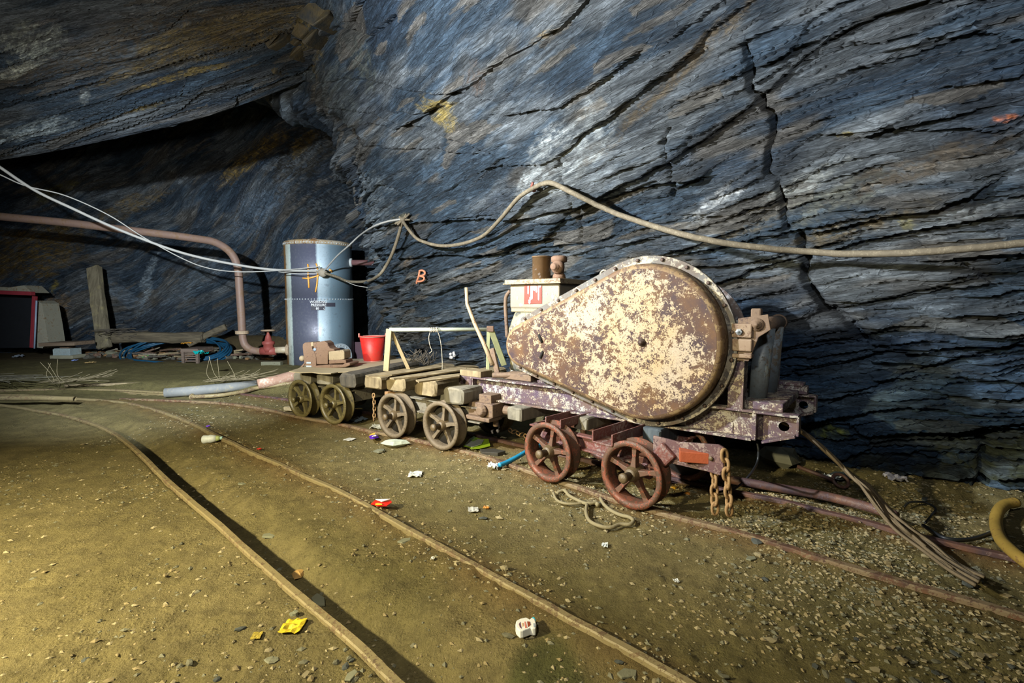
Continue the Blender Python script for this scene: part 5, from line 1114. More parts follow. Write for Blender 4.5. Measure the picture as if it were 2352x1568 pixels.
f = Wl(at(556, 763, PY)); MB().tube([f - np.array([0, 0, .028]), f + np.array([0, 0, .028])], .105, 20).build('pipe_flange', m_plain('flange_rust_pale', (0.36, .27, .18), .7, 0, .4, 18), wp, .006)
vb = Wl(at(617, 800, PY)); mb = MB(); Mv = Matrix.Translation(vb); mb.lathe([(.075, -.06), (.085, 0), (.08, .06), (.10, .075), (.10, .115), (.06, .13), (.045, .20), (.022, .25), (.016, .30)], Mv, 20); mb.tube([vb + np.array([-.13, 0, -.045]), vb + np.array([.13, 0, -.045])], .068, 18); mb.build('valve_body', m_plain('valve_red', (0.26, .06, .05), .55, 0, .35, 12, .4, (0.3, .15, .08), .35), wp)
MB().lathe([(.10 + .012 * math.cos(t), .305 + .012 * math.sin(t)) for t in np.linspace(0, 6.28, 9)[:-1]], Mv, 24, closed=True).build('hand_wheel', m_plain('handwheel_tan', (0.33, .24, .16), .7), wp)
MB().bar(vb + np.array([-.1, 0, .305]), vb + np.array([.1, 0, .305]), .02, .014).build('hand_wheel_spoke', m_plain('handwheel_tan', (0, 0, 0)), wp)
a = Wl(at(632, 804, PY)); b = Wl(at(664, 803, PY)); MB().tube([a, b], .055, 16).build('branch', m_peel('branch_white', (0.6, .55, .45), (0.45, .38, .25), (0.2, .13, .07), (0.25, .15, .08), .35, 16), wp)
MB().tube([b - np.array([.03, 0, 0]), b + np.array([.02, 0, 0])], .10, 18).build('branch_flange', m_plain('flange_rust_pale', (0, 0, 0)), wp, .004)

# ================================================================ CABLES
def cable(name, pts, r, mat, label, cat, group=None, sub=6, seg=8, wob=0.0):
    P = smooth_path(pts, sub)
    if wob:
        rg = random.Random(len(label)); P = [p + np.array([rg.uniform(-wob, wob) for _ in range(3)]) for p in P]
    return solo(name, MB().tube(P, r, seg), mat, label, cat, group)
M_WHT = m_plain('sheath_white', (0.36, 0.36, 0.34), .6, 0, .25, 30, .3, (0.25, .24, .2), .3)
M_BRN = m_plain('sheath_dusty', (0.15, 0.125, 0.085), .75, 0, .35, 26, .5, (0.24, .205, .14), .42)
YT = tky - TR - .06
wb1 = [at(-250, 210, 5.9), at(-60, 345, 6.5), at(0, 384, 6.7), (at(80, 437, 6.9)), at(165, 478, 7.1), at(280, 530, 7.4), at(420, 581, 7.7), at(550, 609, 7.95), at(640, 620, 8.1), at(738, 622, YT)]
cable('cable', wb1, .020, M_WHT, 'thick white cable sagging from the upper left to the tank front', 'cable')
cable('wire', [at(-60, 375, 6.5), at(0, 401, 6.7), at(60, 427, 6.85), at(150, 449, 7.0), at(250, 494, 7.3), at(330, 545, 7.5), at(420, 594, 7.7), at(480, 616, 7.8), at(550, 624, 7.95), at(640, 621, 8.05), at(735, 612, YT)], .0085, M_WHT, 'thin white wire crossing the thick white cable in front of the brown pipe', 'wire')
cable('wire', [at(640, 624, 8.05), at(690, 629, 8.0), at(738, 626, YT)], .007, M_WHT, 'short thin white wire just under the thick cable at the tank', 'wire')
kn = at(741, 626, YT); mb = MB().ball(kn, .075, 14, (1, .8, .95), .06, random.Random(2)); mb.tube([kn + np.array([-.09, -.03, .01]), kn + np.array([.09, -.03, -.02])], .02, 8); solo('cable_anchor', mb, m_plain('knot_grey_tan', (0.30, .26, .2), .8, 0, .3, 18, .6), 'round tan insulator knob tying the cables in front of the tank', 'knob')
wl = wallpt
cable('cable', [kn, at(772, 590, YT - .35), at(800, 565, YT - .7), at(826, 541, YT - 1.0), wl(858, 520, .06, 16), wl(892, 508, .06, 16), wl(925, 503, .06, 16)], .012, M_WHT, 'pale cable rising from the knob across the tank top to the rock', 'cable')
cable('cable', [kn, at(775, 636, YT - .2), at(800, 646, YT - .5), at(840, 646, YT - .95), wl(868, 634, .12, 30), wl(887, 610, .12, 26), wl(902, 580, .10, 22), wl(914, 545, .10, 20), wl(925, 505, .06, 16)], .020, M_BRN, 'dusty looped cable from the knob round the rock nose to the bolt', 'cable')
cable('wire', [at(795, 646, YT - .5), at(820, 656, YT - .6), at(862, 662, YT - .8)], .005, M_WHT, 'loose frayed wire end under the looped cable right of the tank', 'wire')
mb = MB(); c0 = wl(925, 505, .05, 16)
for a in range(7): mb.tube([c0, c0 + np.array([.09 * math.cos(a), -.02, .07 * math.sin(a * 1.3)])], .012, 6)
mb.ball(c0, .035, 10); solo('wall_bolt', mb, M_BRN, 'tied cable bolt on the rock nose where three cables meet', 'bolt')
cable('cable', [wl(925, 508, .06, 16), wl(945, 535, .10, 16), wl(965, 552, .12, 16), wl(1010, 564, .14, 16), wl(1060, 560, .14, 16), wl(1110, 541, .12, 16), wl(1150, 502, .10, 16), wl(1190, 455, .08, 14), wl(1228, 430, .06, 14)], .019, M_BRN, 'dusty cable sagging between the nose bolt and the high wall hook', 'cable')
cable('cable', [wl(1228, 430, .06), wl(1250, 421, .08), wl(1270, 421, .10), wl(1310, 440, .16), wl(1400, 484, .26), wl(1500, 519, .32), wl(1600, 546, .34), wl(1720, 566, .30), wl(1842, 577, .22), wl(1960, 583, .24), wl(2100, 580, .26), wl(2230, 570, .24), wl(2352, 558, .20), wl(2500, 540, .15), wl(2750, 505, .12), wl(3050, 470, .10)], .021, M_BRN, 'long dusty cable sagging along the rock from the hook to the right edge', 'cable', wob=.002)
mb = MB(); h0 = wl(1226, 432, -.02); mb.tube([h0, h0 + np.array([-.02, -.06, .0]), h0 + np.array([-.01, -.08, .03])], .012, 8); mb.ball(h0 + np.array([0, -.03, -.02]), .022, 8); solo('wall_hook', mb, m_plain('hook_red_rust', (0.22, .07, .05), .6), 'small rusty iron hook holding the cable at its highest point', 'hook')
# orange letter B painted on the rock
mb = MB()
for pts in (((964, 621), (963, 628), (961, 637), (958, 645), (957, 651)), ((963, 622), (970, 621), (976, 625), (974, 631), (963, 634)), ((963, 634), (973, 636), (974, 642), (967, 646), (958, 646))):
    P = smooth_path([wl(*p, .012) for p in pts], 3); mb.tube(P, .013, 6)
o = solo('painted_letter', mb, m_plain('orange_chalk', (0.62, 0.25, 0.14), .8, 0, .3, 40), 'orange letter B painted on the rock, right of the tank', 'letter')

wallpanel_ = at(806, 832, 8.9)
solo('panel', MB().box(at(822, 808, 8.9), (.22, .04, .36)), m_plain('panel_purple', (0.055, .02, .035), .6), 'dark purple metal sheet standing behind the bucket, right of the tank', 'panel')
cs = wl(1040, 815, .03, 12); mb = MB(); rg_ = random.Random(5)
for k in range(6): mb.ball(cs + np.array([rg_.uniform(-.03, .03), rg_.uniform(-.01, .01), rg_.uniform(-.04, .04)]), .02, 6, (1, .4, 1), .3, rg_)
solo('paper_scrap', mb, m_plain('scrap_white_wall', (0.5, .5, .52), .5), 'small white scrap stuck on the rock behind the trestle', 'litter')
# ================================================================ BACK LEFT CORNER
def fpt(px, py, Y): return at(px, py, Y)
# leaning post
mb = MB().beam(fpt(240, 800, 9.6), fpt(216, 613, 9.9), .235, .12, 9, .014, .2, seed=21, up=(0, 1, 0)); solo('wooden_post', mb, m_wood('post_wood', (0.10, .085, .055), (0.24, .21, .14), (0.30, .26, .13), .35, 2), 'weathered wooden post leaning against the far wall at the left', 'post')
mb = MB().beam(fpt(262, 778, 9.5), fpt(468, 772, 9.6), .20, .20, 9, .02, .3, seed=22); solo('log', mb, m_wood('log_dark', (0.06, .05, .035), (0.17, .14, .09), None, .4, 0), 'dark rotten log on the debris right of the leaning post', 'log')
mb = MB().beam(fpt(430, 790, 9.5), fpt(520, 752, 9.8), .12, .12, 6, .02, .3, seed=23); solo('log', mb, m_wood('log_dark', (0, 0, 0), (0, 0, 0)), 'thin dark timber leaning up behind the blue hose coil', 'log')
# pedestal table
pd_ = thing('pedestal', 'pale blue square pedestal with a flat wooden top, at the left', 'table', onfloor(157, 822))
k = ROOT[pd_].translation.y / FPX
mb = MB(); mb.box((0, 0, 4 * k), (52 * k, .3, 8 * k)); mb.build('foot', m_plain('pedestal_foot', (0.28, .27, .19), .8), pd_, .01)
mb = MB(); mb.box((0, 0, 14 * k), (36 * k, .25, 19 * k)); mb.tube([(-18 * k, -.13, 5 * k), (-18 * k, -.13, 22 * k)], .012, 6); mb.build('body', m_peel('pedestal_blue', (0.36, .44, .44), (0.30, .38, .40), (0.2, .12, .06), (0.2, .13, .08), .25, 8), pd_, .008)
mb = MB(); mb.box((0, 0, 27 * k), (20 * k, .15, 8 * k)); mb.build('neck', M_RUSTC, pd_)
mb = MB(); mb.box((0, 0, 34 * k), (80 * k, .45, 8 * k), Matrix.Rotation(-.03, 3, 'Y')); mb.build('top', m_wood('ped_top', (0.13, .09, .06), (0.27, .2, .14), None, .3, 0), pd_, .006)
# red doorway at the far left
dz = .05
dw = thing('red_door_frame', 'red-painted door frame of the dark opening at far left', 'door frame', at(80, 795, 9.2))
Dl = lambda p: loc_of(dw, p)
M_DRED = m_plain('door_red', (0.30, .035, .05), .6, 0, .25, 12)
MB().bar(Dl(at(-80, 668, 9.2)), Dl(at(76, 674, 9.2)), .09, .07).build('lintel', M_DRED, dw, .004)
MB().bar(Dl(at(80, 680, 9.2)), Dl(at(74, 798, 9.2)), .06, .05, (0, 1, 0)).build('jamb', M_DRED, dw, .004)
MB().tube([Dl(at(84, 690, 9.15)), Dl(at(79, 800, 9.15))], .014, 8).build('blue_pipe', m_plain('pipe_pale_blue', (0.35, .45, .6), .4), dw)
def wallblock(name, px, Y, d, mat, label, cat):
    pts = [at(x, y, Y) for x, y in px]; mb = MB(); n = len(pts); vs = [tuple(p) for p in pts] + [(p[0], p[1] + d, p[2]) for p in pts]
    mb.add(vs, [tuple(range(n)), tuple(range(2 * n - 1, n - 1, -1))] + [(i, i + n, (i + 1) % n + n, (i + 1) % n) for i in range(n)]); return solo(name, mb, mat, label, cat)
M_WHW = m_plain('whitewash_block', (0.32, .31, .24), .85, 0, .35, 6, .5, (0.22, .14, .06), .4)
wallblock('masonry_pier', ((84, 690), (96, 697), (104, 740), (112, 790), (106, 800), (84, 798)), 9.28, .35, M_WHW, 'whitewashed masonry pier right of the red door frame', 'wall')
wallblock('masonry_lintel', ((-60, 655), (20, 660), (55, 655), (74, 672), (20, 668), (-60, 664)), 9.3, .35, M_WHW, 'whitewashed masonry above the red door lintel', 'wall')
wallblock('doorway_dark', ((-90, 672), (76, 676), (74, 798), (-90, 800)), 9.5, .05, m_plain('dark_opening', (0.010, .012, .016), .9, 0, .3), 'black sheet standing for the dark opening behind the red frame', 'panel')  # near-black sheet stands in for the shade inside the doorway
# blue hose coil
M_HOSE = m_plain('hose_blue', (0.010, 0.065, 0.13), .4, 0, .3, 20, .2)
cc = at(408, 813, 9.25); mb = MB()
for k in range(8):
    a0 = k * .7; R1 = .86 - .04 * (k % 5) ; ph = .02 * k
    mb.tube([cc + np.array([R1 * 1.12 * math.cos(t) + .03 * math.sin(k), R1 * .62 * math.sin(t), .012 * k + .20 * math.sin(t) + .03 * math.sin(3 * t + k)]) for t in np.linspace(0, 2 * math.pi * 1.02, 40)], .017, 7, caps=False)
solo('hose_coil', mb, M_HOSE, 'large coil of blue hose lying at the foot of the far wall', 'hose')
# small slatted crate
cr = thing('slatted_crate', 'small dark slatted wooden crate in front of the hose coil', 'crate', at(438, 837, 8.6))
k = 8.6 / FPX; Mw = m_wood('crate_wood', (0.09, .065, .05), (0.20, .15, .12), None, .3, 0)
for x in (-16, 17): MB().box((x * k, 0, 14 * k), (6 * k, .05, 30 * k)).build('upright', Mw, cr, .003)
for z in (8, 14, 19, 24, 28): MB().box((0, .02, z * k), (32 * k, .03, 3 * k)).build('slat', Mw, cr, .002)
MB().box((0, .20, 33 * k), (40 * k, .45, 8 * k)).build('top', Mw, cr, .006)
# debris pieces
rg = random.Random(17)
def chunk(c, size, mat, seed, flat=1.0):
    r2 = random.Random(seed); mb = MB(); mb.ball(c, size, 8, (r2.uniform(.8, 1.5), r2.uniform(.6, 1.2), flat * r2.uniform(.4, .8)), .28, r2); mb.sm = [False] * len(mb.sm); return mb
M_STB = m_plain('stone_grey_green', (0.17, 0.17, 0.115), .8, 0, .3, 14, .6, (0.10, .09, .055), .4)
M_STD = m_plain('stone_dark', (0.085, 0.08, 0.062), .85, 0, .3, 14, .6)
M_STO_ = m_plain('stone_rusty', (0.22, 0.12, 0.05), .8, 0, .4, 14, .6)
deb = thing('debris_heap', 'heap of broken stones and scraps along the foot of the far wall', 'debris', at(330, 820, 9.2))
Bl = lambda p: loc_of(deb, p)
for k in range(230):
    px = rg.uniform(190, 650); p = np.array([0.0, rg.uniform(9.0, 10.1), 0.0]); p[0] = (px - 1176) / FPX * p[1]; p[2] = fz(p[0], p[1]) + .02
    chunk(Bl(p), rg.uniform(.025, .085), rg.choice((M_STB, M_STD)), k).build('stone', rg.choice((M_STB, M_STD, M_FRAMEB, M_STO_, M_STD)), deb)
for k in range(34):
    p = np.array([(rg.uniform(200, 640) - 1176) / FPX * 9.2, rg.uniform(9.0, 9.9), 0.0]); a = rg.uniform(-.6, .6); l_ = rg.uniform(.15, .5); q = p + np.array([l_ * math.cos(a), l_ * math.sin(a), 0]); p[2] = fz(p[0], p[1]) + .05 + rg.uniform(0, .04); q[2] = fz(q[0], q[1]) + .05 + rg.uniform(0, .10)
    MB().beam(Bl(p), Bl(q), rg.uniform(.03, .07), .03, 3, .004, .2, seed=k).build('wood_fragment', rg.choice((WD_T, WD_D, M_FRAMEB, WD_G)), deb)
def scrap(name, px, py, s, col, label, cat, seed=1, flat=.35, Y=None, spec=.5, sx=1.0, lift=0.0, thing_mat=None):
    """crumpled sheet: folded small grid resting on the ground"""
    p = onfloor(px, py) if Y is None else at(px, py, Y); r2 = random.Random(seed); n = 7; w = s * p[1] / FPX
    h = [[r2.uniform(0, 1) * flat * w * .5 for _ in range(n)] for _ in range(n)]; th = r2.uniform(-.6, .6); vs = []
    for lay in (0, .002):
        for i in range(n):
            for j in range(n):
                x = (i / (n - 1) - .5) * w * sx; y = (j / (n - 1) - .5) * w * 1.1; x += r2.uniform(-.04, .04) * w if lay == 0 else 0
                vs.append((p[0] + x * math.cos(th) - y * math.sin(th), p[1] + x * math.sin(th) + y * math.cos(th), p[2] + .006 + h[i][j] + lay + lift))
    fs = []
    for i in range(n - 1):
        for j in range(n - 1):
            a = i * n + j; fs.append((a, a + 1, a + n + 1, a + n)); a += n * n; fs.append((a, a + n, a + n + 1, a + 1))
    for i in range(n - 1):
        for (a, b) in ((i, i + 1), ((n - 1) * n + i, (n - 1) * n + i + 1), (i * n, (i + 1) * n), (i * n + n - 1, (i + 1) * n + n - 1)): fs.append((a, b, b + n * n, a + n * n))
    m = thing_mat or m_plain('scrap_' + name + str(seed), col, .35, 0, .2, 30, .2, None, .3, spec)
    return solo(name, MB().add(vs, fs), m, label, cat)
scrap('plastic_scrap', 332, 823, 16, (0.08, .55, .06), 'bright green crumpled plastic in front of the blue hose coil', 'litter', 41, .9)
scrap('plastic_scrap', 318, 816, 14, (0.5, .6, .75), 'pale blue crumpled plastic beside the bright green one', 'litter', 42, .9)
scrap('plastic_scrap', 430, 790, 18, (0.55, .25, .03), 'orange scrap on top of the slatted crate', 'litter', 43, .4, Y=8.85)
scrap('plastic_scrap', 172, 829, 9, (0.25, .35, .75), 'small blue scrap below the pedestal', 'litter', 44, .6)
scrap('plastic_scrap', 42, 821, 16, (0.28, .33, .4), 'grey plastic tub lying left of the pedestal', 'litter', 45, .8)
scrap('plastic_scrap', 462, 815, 22, (0.0, .22, .22), 'teal scrap behind the slatted crate', 'litter', 46, .9)
scrap('cardboard_scrap', 207, 834, 16, (0.55, .38, .16), 'tan cardboard scrap below the leaning post', 'litter', 47, .3)
# brown wire tangle and thin line across the floor
M_WIRE = m_plain('brown_wire', (0.22, .17, .10), .8, 0, .3, 30)
mb = MB(); r2 = random.Random(9)
for k in range(16):
    c = at(r2.uniform(255, 330), r2.uniform(760, 775), 9.5); R1 = r2.uniform(.15, .5)
    mb.tube([c + np.array([R1 * math.cos(t), .1 * math.sin(t * 2), .10 * math.sin(t) * R1 * 2]) for t in np.linspace(r2.uniform(0, 2), r2.uniform(3, 7), 12)], .005, 4, caps=False)
solo('wire_tangle', mb, M_TWIG, 'tangle of dark wire on the log beside the leaning post', 'wire')
cable('wire', [gnd(x, y, .02) for x, y in ((-100, 852), (0, 850), (100, 845), (250, 841), (380, 840), (500, 841), (650, 843))], .008, m_plain('line_grey', (0.26, .27, .24), .6), 'thin grey line lying across the floor at the back left', 'wire')
for k, (cx, cy, lab, d, sd) in enumerate(((120, 884, 'dry wire bunch curling up from the ground at the far left', -1, 3), (500, 880, 'dry wire bunch fanning over the grey pole', 1, 5))):
    mb = MB(); r2 = random.Random(sd); p0 = onfloor(cx, cy, .03)
    for j in range(22):
        ln = r2.uniform(.3, .75); a = r2.uniform(-.25, .35); q = p0 + np.array([r2.uniform(-.2, .2), r2.uniform(-.1, .1), 0])
        mb.tube(smooth_path([q, q + np.array([ln * .5, a * .3, .02 + .03 * r2.random()]), q + np.array([ln, a * .5, r2.uniform(.02, .14)])], 3), .0025, 4)
    for j in range(4):
        q = p0 + np.array([r2.uniform(-.1, .25), 0, 0]); mb.tube(smooth_path([q, q + np.array([r2.uniform(-.1, .02), 0, .10]), q + np.array([r2.uniform(-.25, .05), .0, r2.uniform(.22, .32)])], 4), .003, 4)
    solo('wire_bunch', mb, m_plain('dry_wire', (0.24, .20, .12), .8, 0, .2), lab, 'wire')
mb = MB(); r2 = random.Random(12)
for j in range(26):
    q = onfloor(r2.uniform(-160, 0), r2.uniform(874, 886), .04); mb.tube(smooth_path([q, q + np.array([.45, r2.uniform(-.1, .1), .03]), q + np.array([.9, r2.uniform(-.2, .2), r2.uniform(.0, .03)])], 3), .003, 4)
solo('wire_bunch', mb, m_plain('dry_wire_grey', (0.13, .12, .085), .8, 0, .2), 'long flat bundle of grey dry wires at the left edge', 'wire')
mb = MB(); mb.bar(gnd(150, 885, .09), gnd(330, 880, .09), .05, .03); solo('batten', mb, WD_T, 'thin tan batten lying beside the far left wires', 'batten')
mb = MB(); mb.box(gnd(334, 882, .05), (.18, .07, .07)); solo('wooden_block', mb, WD_T, 'small tan wooden block at the end of the thin batten', 'block')
# poles and logs left of the first wagon
Mgp = m_plain('pole_blue_grey', (0.20, .21, .21), .7, 0, .3, 12, .5, (0.30, .27, .19), .4)
P0 = [gnd(378, 902, .07), gnd(450, 897, .075), gnd(530, 889, .08), gnd(596, 881, .09)]
solo('pole', MB().tube(P0, [.055, .06, .058, .05], 14), Mgp, 'thick blue-grey pole lying left of the wagons', 'pole')
mb = MB().tube([gnd(592, 882, .12), gnd(630, 875, .14), gnd(672, 864, .18), gnd(700, 858, .20)], [.062, .07, .075, .07], 12); solo('log', mb, m_plain('log_red_white', (0.36, .22, .16), .75, 0, .3, 9, .7, (0.52, .45, .38), .42), 'stripped red and white log running under the first wagon', 'log')
Q0 = [gnd(441, 911, .035), gnd(500, 908, .04), gnd(560, 899, .05), gnd(590, 891, .07), gnd(640, 884, .09), gnd(690, 876, .12)]
mb = MB(); mb.tube(smooth_path(Q0, 4), .024, 12, caps=False); e0_ = Q0[0]; mb.lathe([(.016 + .012 * (1 + math.cos(t)), .012 * math.sin(t)) for t in np.linspace(0, 6.28, 9)[:-1]], Matrix.Translation(e0_) @ Matrix.Rotation(math.pi / 2, 4, 'Y') @ Matrix.Rotation(.3, 4, 'X'), 14, closed=True); solo('steel_pipe', mb, M_RAILDUST, 'slightly bent tan pipe with a lipped open end beside the grey pole', 'pipe')
mb = MB().beam(gnd(420, 888, .05), gnd(505, 884, .06), .09, .05, 5, .006, .2, seed=31); solo('wood_offcut', mb, m_wood('offcut_red', (0.20, .12, .08), (0.33, .22, .15), None, .3, 0), 'short reddish wood offcut behind the grey pole', 'offcut')
mb = MB().beam(gnd(656, 938, .04), gnd(674, 938, .05), .06, .04, 4, .004, .2, seed=32); solo('wood_wedge', mb, WD_PALE, 'small pale wooden wedge on the rail left of the first wheel', 'wedge')
mb = MB(); mb.box(at(625, 835, 8.3), (.32, .1, .07)); solo('stone_block', mb, M_STB, 'grey-green stone block below the valve, left of the tank', 'stone')

# ================================================================ FLOOR LITTER AND STONES
def m_dye(name, cols, scale=30, rough=.35):
    if name in MATS: return MATS[name]
    t = NT(name); o = t.tc.outputs['Object']; v = t.noise(o, scale, 1, .5)
    t_ = [(i / len(cols), c) for i, c in enumerate(cols)]
    v2 = t.ramp(v, [(.3, 0.0), (.7, 1.0)]); MATS[name] = t.out(t.ramp(v2, t_, 'CONSTANT'), rough, 0, None, .5); return MATS[name]
# crushed milky bottle left of rail B
bt = thing('plastic_bottle', 'crushed white plastic bottle with a green neck, lying by the middle rail', 'bottle', onfloor(487, 1018), 0)
k = ROOT[bt].translation.y / FPX
Mx = Matrix.Translation((-22 * k, 0, 9 * k)) @ Matrix.Rotation(.22, 4, 'Z') @ Matrix.Rotation(math.pi / 2 - .04, 4, 'Y')
rr = random.Random(4)
MB().lathe([(0, 0), (8 * k, .0), (10 * k, 3 * k), (9 * k, 12 * k), (10 * k, 18 * k), (8.6 * k, 24 * k), (7 * k, 30 * k)], Mx, 14).build('body', m_peel('bottle_white', (0.62, .66, .66), (0.55, .6, .62), (0.10, .14, .17), (0.30, .33, .33), .26, 9), bt)
MB().lathe([(7 * k, 30 * k), (5.4 * k, 35 * k), (3.6 * k, 38 * k)], Mx, 14).build('neck', m_plain('bottle_green', (0.35, .42, .18), .4, 0, .3, 40), bt)
MB().lathe([(3.6 * k, 38 * k), (3.9 * k, 38 * k), (3.9 * k, 43 * k), (0, 43 * k)], Mx, 12).build('cap', m_plain('bottle_cap_teal', (0.35, .55, .55), .4), bt)
# small flat squeeze bottle right of centre
sb = thing('squeeze_bottle', 'small white bottle with red label and blue cap, bottom centre', 'bottle', onfloor(1208, 1434), 0)
q = lambda px, py, z: (lambda g: (g[0] - ROOT[sb].translation.x, g[1] - ROOT[sb].translation.y))(gnd(px, py, ROOT[sb].translation.z + z))
cq = lambda x, y: (1150 + x / 15.68, 1380 + y / 15.68)
body = [q(*cq(*p), .03) for p in ((530, 850), (560, 720), (700, 640), (920, 590), (1050, 665), (1110, 600), (1230, 650), (1285, 850), (1260, 990), (1140, 1000), (1090, 970), (800, 1080), (690, 1090), (630, 1030), (560, 960))]
MB().prism(body, .028, Matrix.Translation((0, 0, .004))).build('body', m_plain('bottle_milk', (0.80, .82, .82), .35, 0, .05), sb, .006)
cap = [q(*cq(*p), .03) for p in ((1120, 590), (1170, 555), (1225, 590), (1265, 680), (1250, 700))]
MB().prism(cap, .022, Matrix.Translation((0, 0, .008))).build('cap', m_plain('cap_cyan', (0.03, .55, .85), .35), sb, .002)
for pts, col, nm in ((((655, 830), (700, 745), (750, 985), (690, 940)), (0.14, .05, .09), 'label_edge'), (((950, 730), (1050, 740), (1080, 850), (1000, 920), (975, 900)), (0.26, .05, .015), 'label_patch'), (((850, 740), (890, 735), (950, 960), (880, 965)), (0.62, .22, .18), 'label_stripe'), (((1172, 800), (1240, 800), (1250, 920), (1190, 935)), (0.30, .36, .45), 'neck_label'), (((755, 790), (815, 780), (830, 900), (775, 910)), (0.66, .45, .28), 'label_print')):
    MB().prism([q(*cq(*p), .033) for p in pts], .0012, Matrix.Translation((0, 0, .0322))).build(nm, m_plain('lab' + nm, col, .5, 0, .1), sb)
def wrapper(px, label, polys, seed):
    """flat printed wrapper made of coloured facets, slightly folded"""
    c = np.mean([gnd(*p, 0.03)[:2] for p in px], 0); z0 = fz(c[0], c[1]); rt = thing('wrapper', label, 'wrapper', (c[0], c[1], z0)); r2 = random.Random(seed)
    for i, (nm, pts, col) in enumerate(polys):
        P = [gnd(x, y, z0 + .02) for x, y in pts]; vs = [(p[0] - c[0], p[1] - c[1], .022 + .006 * i + r2.uniform(0, .012)) for p in P]; n = len(vs)
        mb = MB(); mb.add(vs + [(a, b, d - .0035) for a, b, d in vs], [tuple(range(n)), tuple(range(2 * n - 1, n - 1, -1))] + [(k, k + n, (k + 1) % n + n, (k + 1) % n) for k in range(n)])
        mb.build(nm, m_plain('wr_%d_%d' % (seed, i), col, .3, 0, .1, 30, .1, None, .3, .6), rt)
    return rt
wrapper(((852, 1152), (900, 1168)), 'red and yellow sweet wrapper lying across the middle rail', (('foil', ((852, 1158), (862, 1153), (878, 1156), (897, 1150), (900, 1156), (888, 1164), (868, 1165), (856, 1162)), (0.75, .02, .01)), ('yellow_panel', ((863, 1157), (878, 1159), (878, 1165), (862, 1164)), (0.85, .55, .02)), ('white_stripe', ((862, 1154), (876, 1155), (896, 1152), (896, 1154), (877, 1158), (863, 1156)), (0.75, .75, .8))), 1)
wrapper(((848, 998), (870, 1010)), 'purple and yellow wrapper beside the rail at the middle wagon', (('foil', ((848, 1005), (855, 1001), (866, 1000), (870, 1005), (858, 1010), (850, 1010)), (0.12, .02, .55)), ('yellow_end', ((848, 1003), (855, 998), (862, 997), (861, 1001), (852, 1003)), (0.85, .6, .1)), ('white_stripe', ((854, 1006), (862, 1003), (865, 1006), (857, 1008)), (0.75, .7, .85))), 2)
wrapper(((1064, 1005), (1126, 1035)), 'lime green and white crisp packet near the middle wagon', (('foil', ((1064, 1025), (1078, 1010), (1088, 1004), (1106, 1010), (1122, 1010), (1126, 1024), (1102, 1030), (1082, 1034), (1078, 1028)), (0.55, .85, .06)), ('white_inside', ((1068, 1024), (1080, 1012), (1112, 1013), (1106, 1024), (1084, 1030)), (0.65, .7, .66)), ('green_fold', ((1079, 1014), (1089, 1005), (1096, 1014), (1086, 1019)), (0.35, .65, .03))), 3)
scrap('tissue', 954, 1093, 30, (0.60, .62, .58), 'white crumpled tissue on the floor left of the blue hose', 'tissue', 51, .35, sx=1.0)
scrap('paper_scrap', 1087, 1173, 24, (0.52, .52, .48), 'small folded white paper in the middle of the floor', 'litter', 52, .2)
scrap('orange_peel', 1117, 1169, 13, (0.60, .25, .05), 'small orange scrap right of the folded white paper', 'litter', 53, .6)
scrap('tissue', 1133, 1077, 24, (0.66, .70, .70), 'white foam lump at the open end of the blue hose', 'litter', 54, 1.0)
scrap('paper_scrap', 803, 1011, 20, (0.55, .54, .50), 'thin white strip left of the purple wrapper', 'litter', 55, .15, sx=1.0)
scrap('plastic_scrap', 824, 967, 28, (0.25, .33, .42), 'crumpled bluish clear plastic behind the rail near the second wheel', 'litter', 56, .5)
scrap('cloth_scrap', 866, 984, 26, (0.36, .35, .28), 'pale grey scrap behind the rail left of the middle wagon', 'litter', 57, .5)
scrap('rag', 673, 1444, 48, (0.62, .48, .03), 'torn yellow rag on the mud by the near rail', 'rag', 58, .35)
scrap('rag', 590, 1464, 22, (0.36, .28, .05), 'small yellow shred left of the yellow rag', 'rag', 59, .2)
scrap('plastic_scrap', 478, 981, 6, (0.15, .03, .6), 'tiny purple scrap on the middle rail by the bottle', 'litter', 60, .9)
scrap('plastic_scrap', 596, 1034, 8, (0.6, .03, .02), 'tiny red scrap on the middle rail, right of the bottle', 'litter', 61, .9)
scrap('plastic_scrap', 1911, 1103, 26, (0.55, .62, .68), 'white crumpled scrap at the foot of the rock, behind the rope', 'litter', 62, 1.0)
scrap('foil', 2056, 1103, 38, (0.35, .35, .42), 'dark glinting foil at the foot of the rock on the right', 'litter', 63, .6)
scrap('paper_scrap', 1553, 1338, 12, (0.55, .57, .56), 'white torn paper dot on the mud, lower right of centre', 'litter', 64, .6)
scrap('paper_scrap', 1389, 1257, 14, (0.56, .62, .62), 'small white crumple below the tangled strap', 'litter', 65, 1.0)
scrap('paper_scrap', 994, 1287, 9, (0.62, .62, .58), 'tiny white lump between the near and middle rails', 'litter', 66, 1.0)
# crumpled clear bag
cb_ = onfloor(908, 1026); mb = chunk(cb_ + np.array([0, 0, .03]), .075, None, 77, .9)
mg = NT('clear_plastic'); MG = mg.out((0.42, .46, .38), .25, 0, mg.bump(mg.noise(mg.tc.outputs['Object'], 30, 3), .6, .01), .6)
solo('plastic_bag', mb, MG, 'crumpled milky plastic bag beside the rail below the middle wagon', 'bag')
# blue hose end
cable('hose', [gnd(1147, 1068, .05), gnd(1165, 1061, .055), gnd(1190, 1048, .07), gnd(1215, 1034, .08), gnd(1250, 1020, .06), gnd(1320, 1005, .05)], .0165, m_plain('hose_end_blue', (0.02, 0.22, 0.40), .35, 0, .15, 20, .2), 'short end of blue hose poking out over the rail under the winch', 'hose')
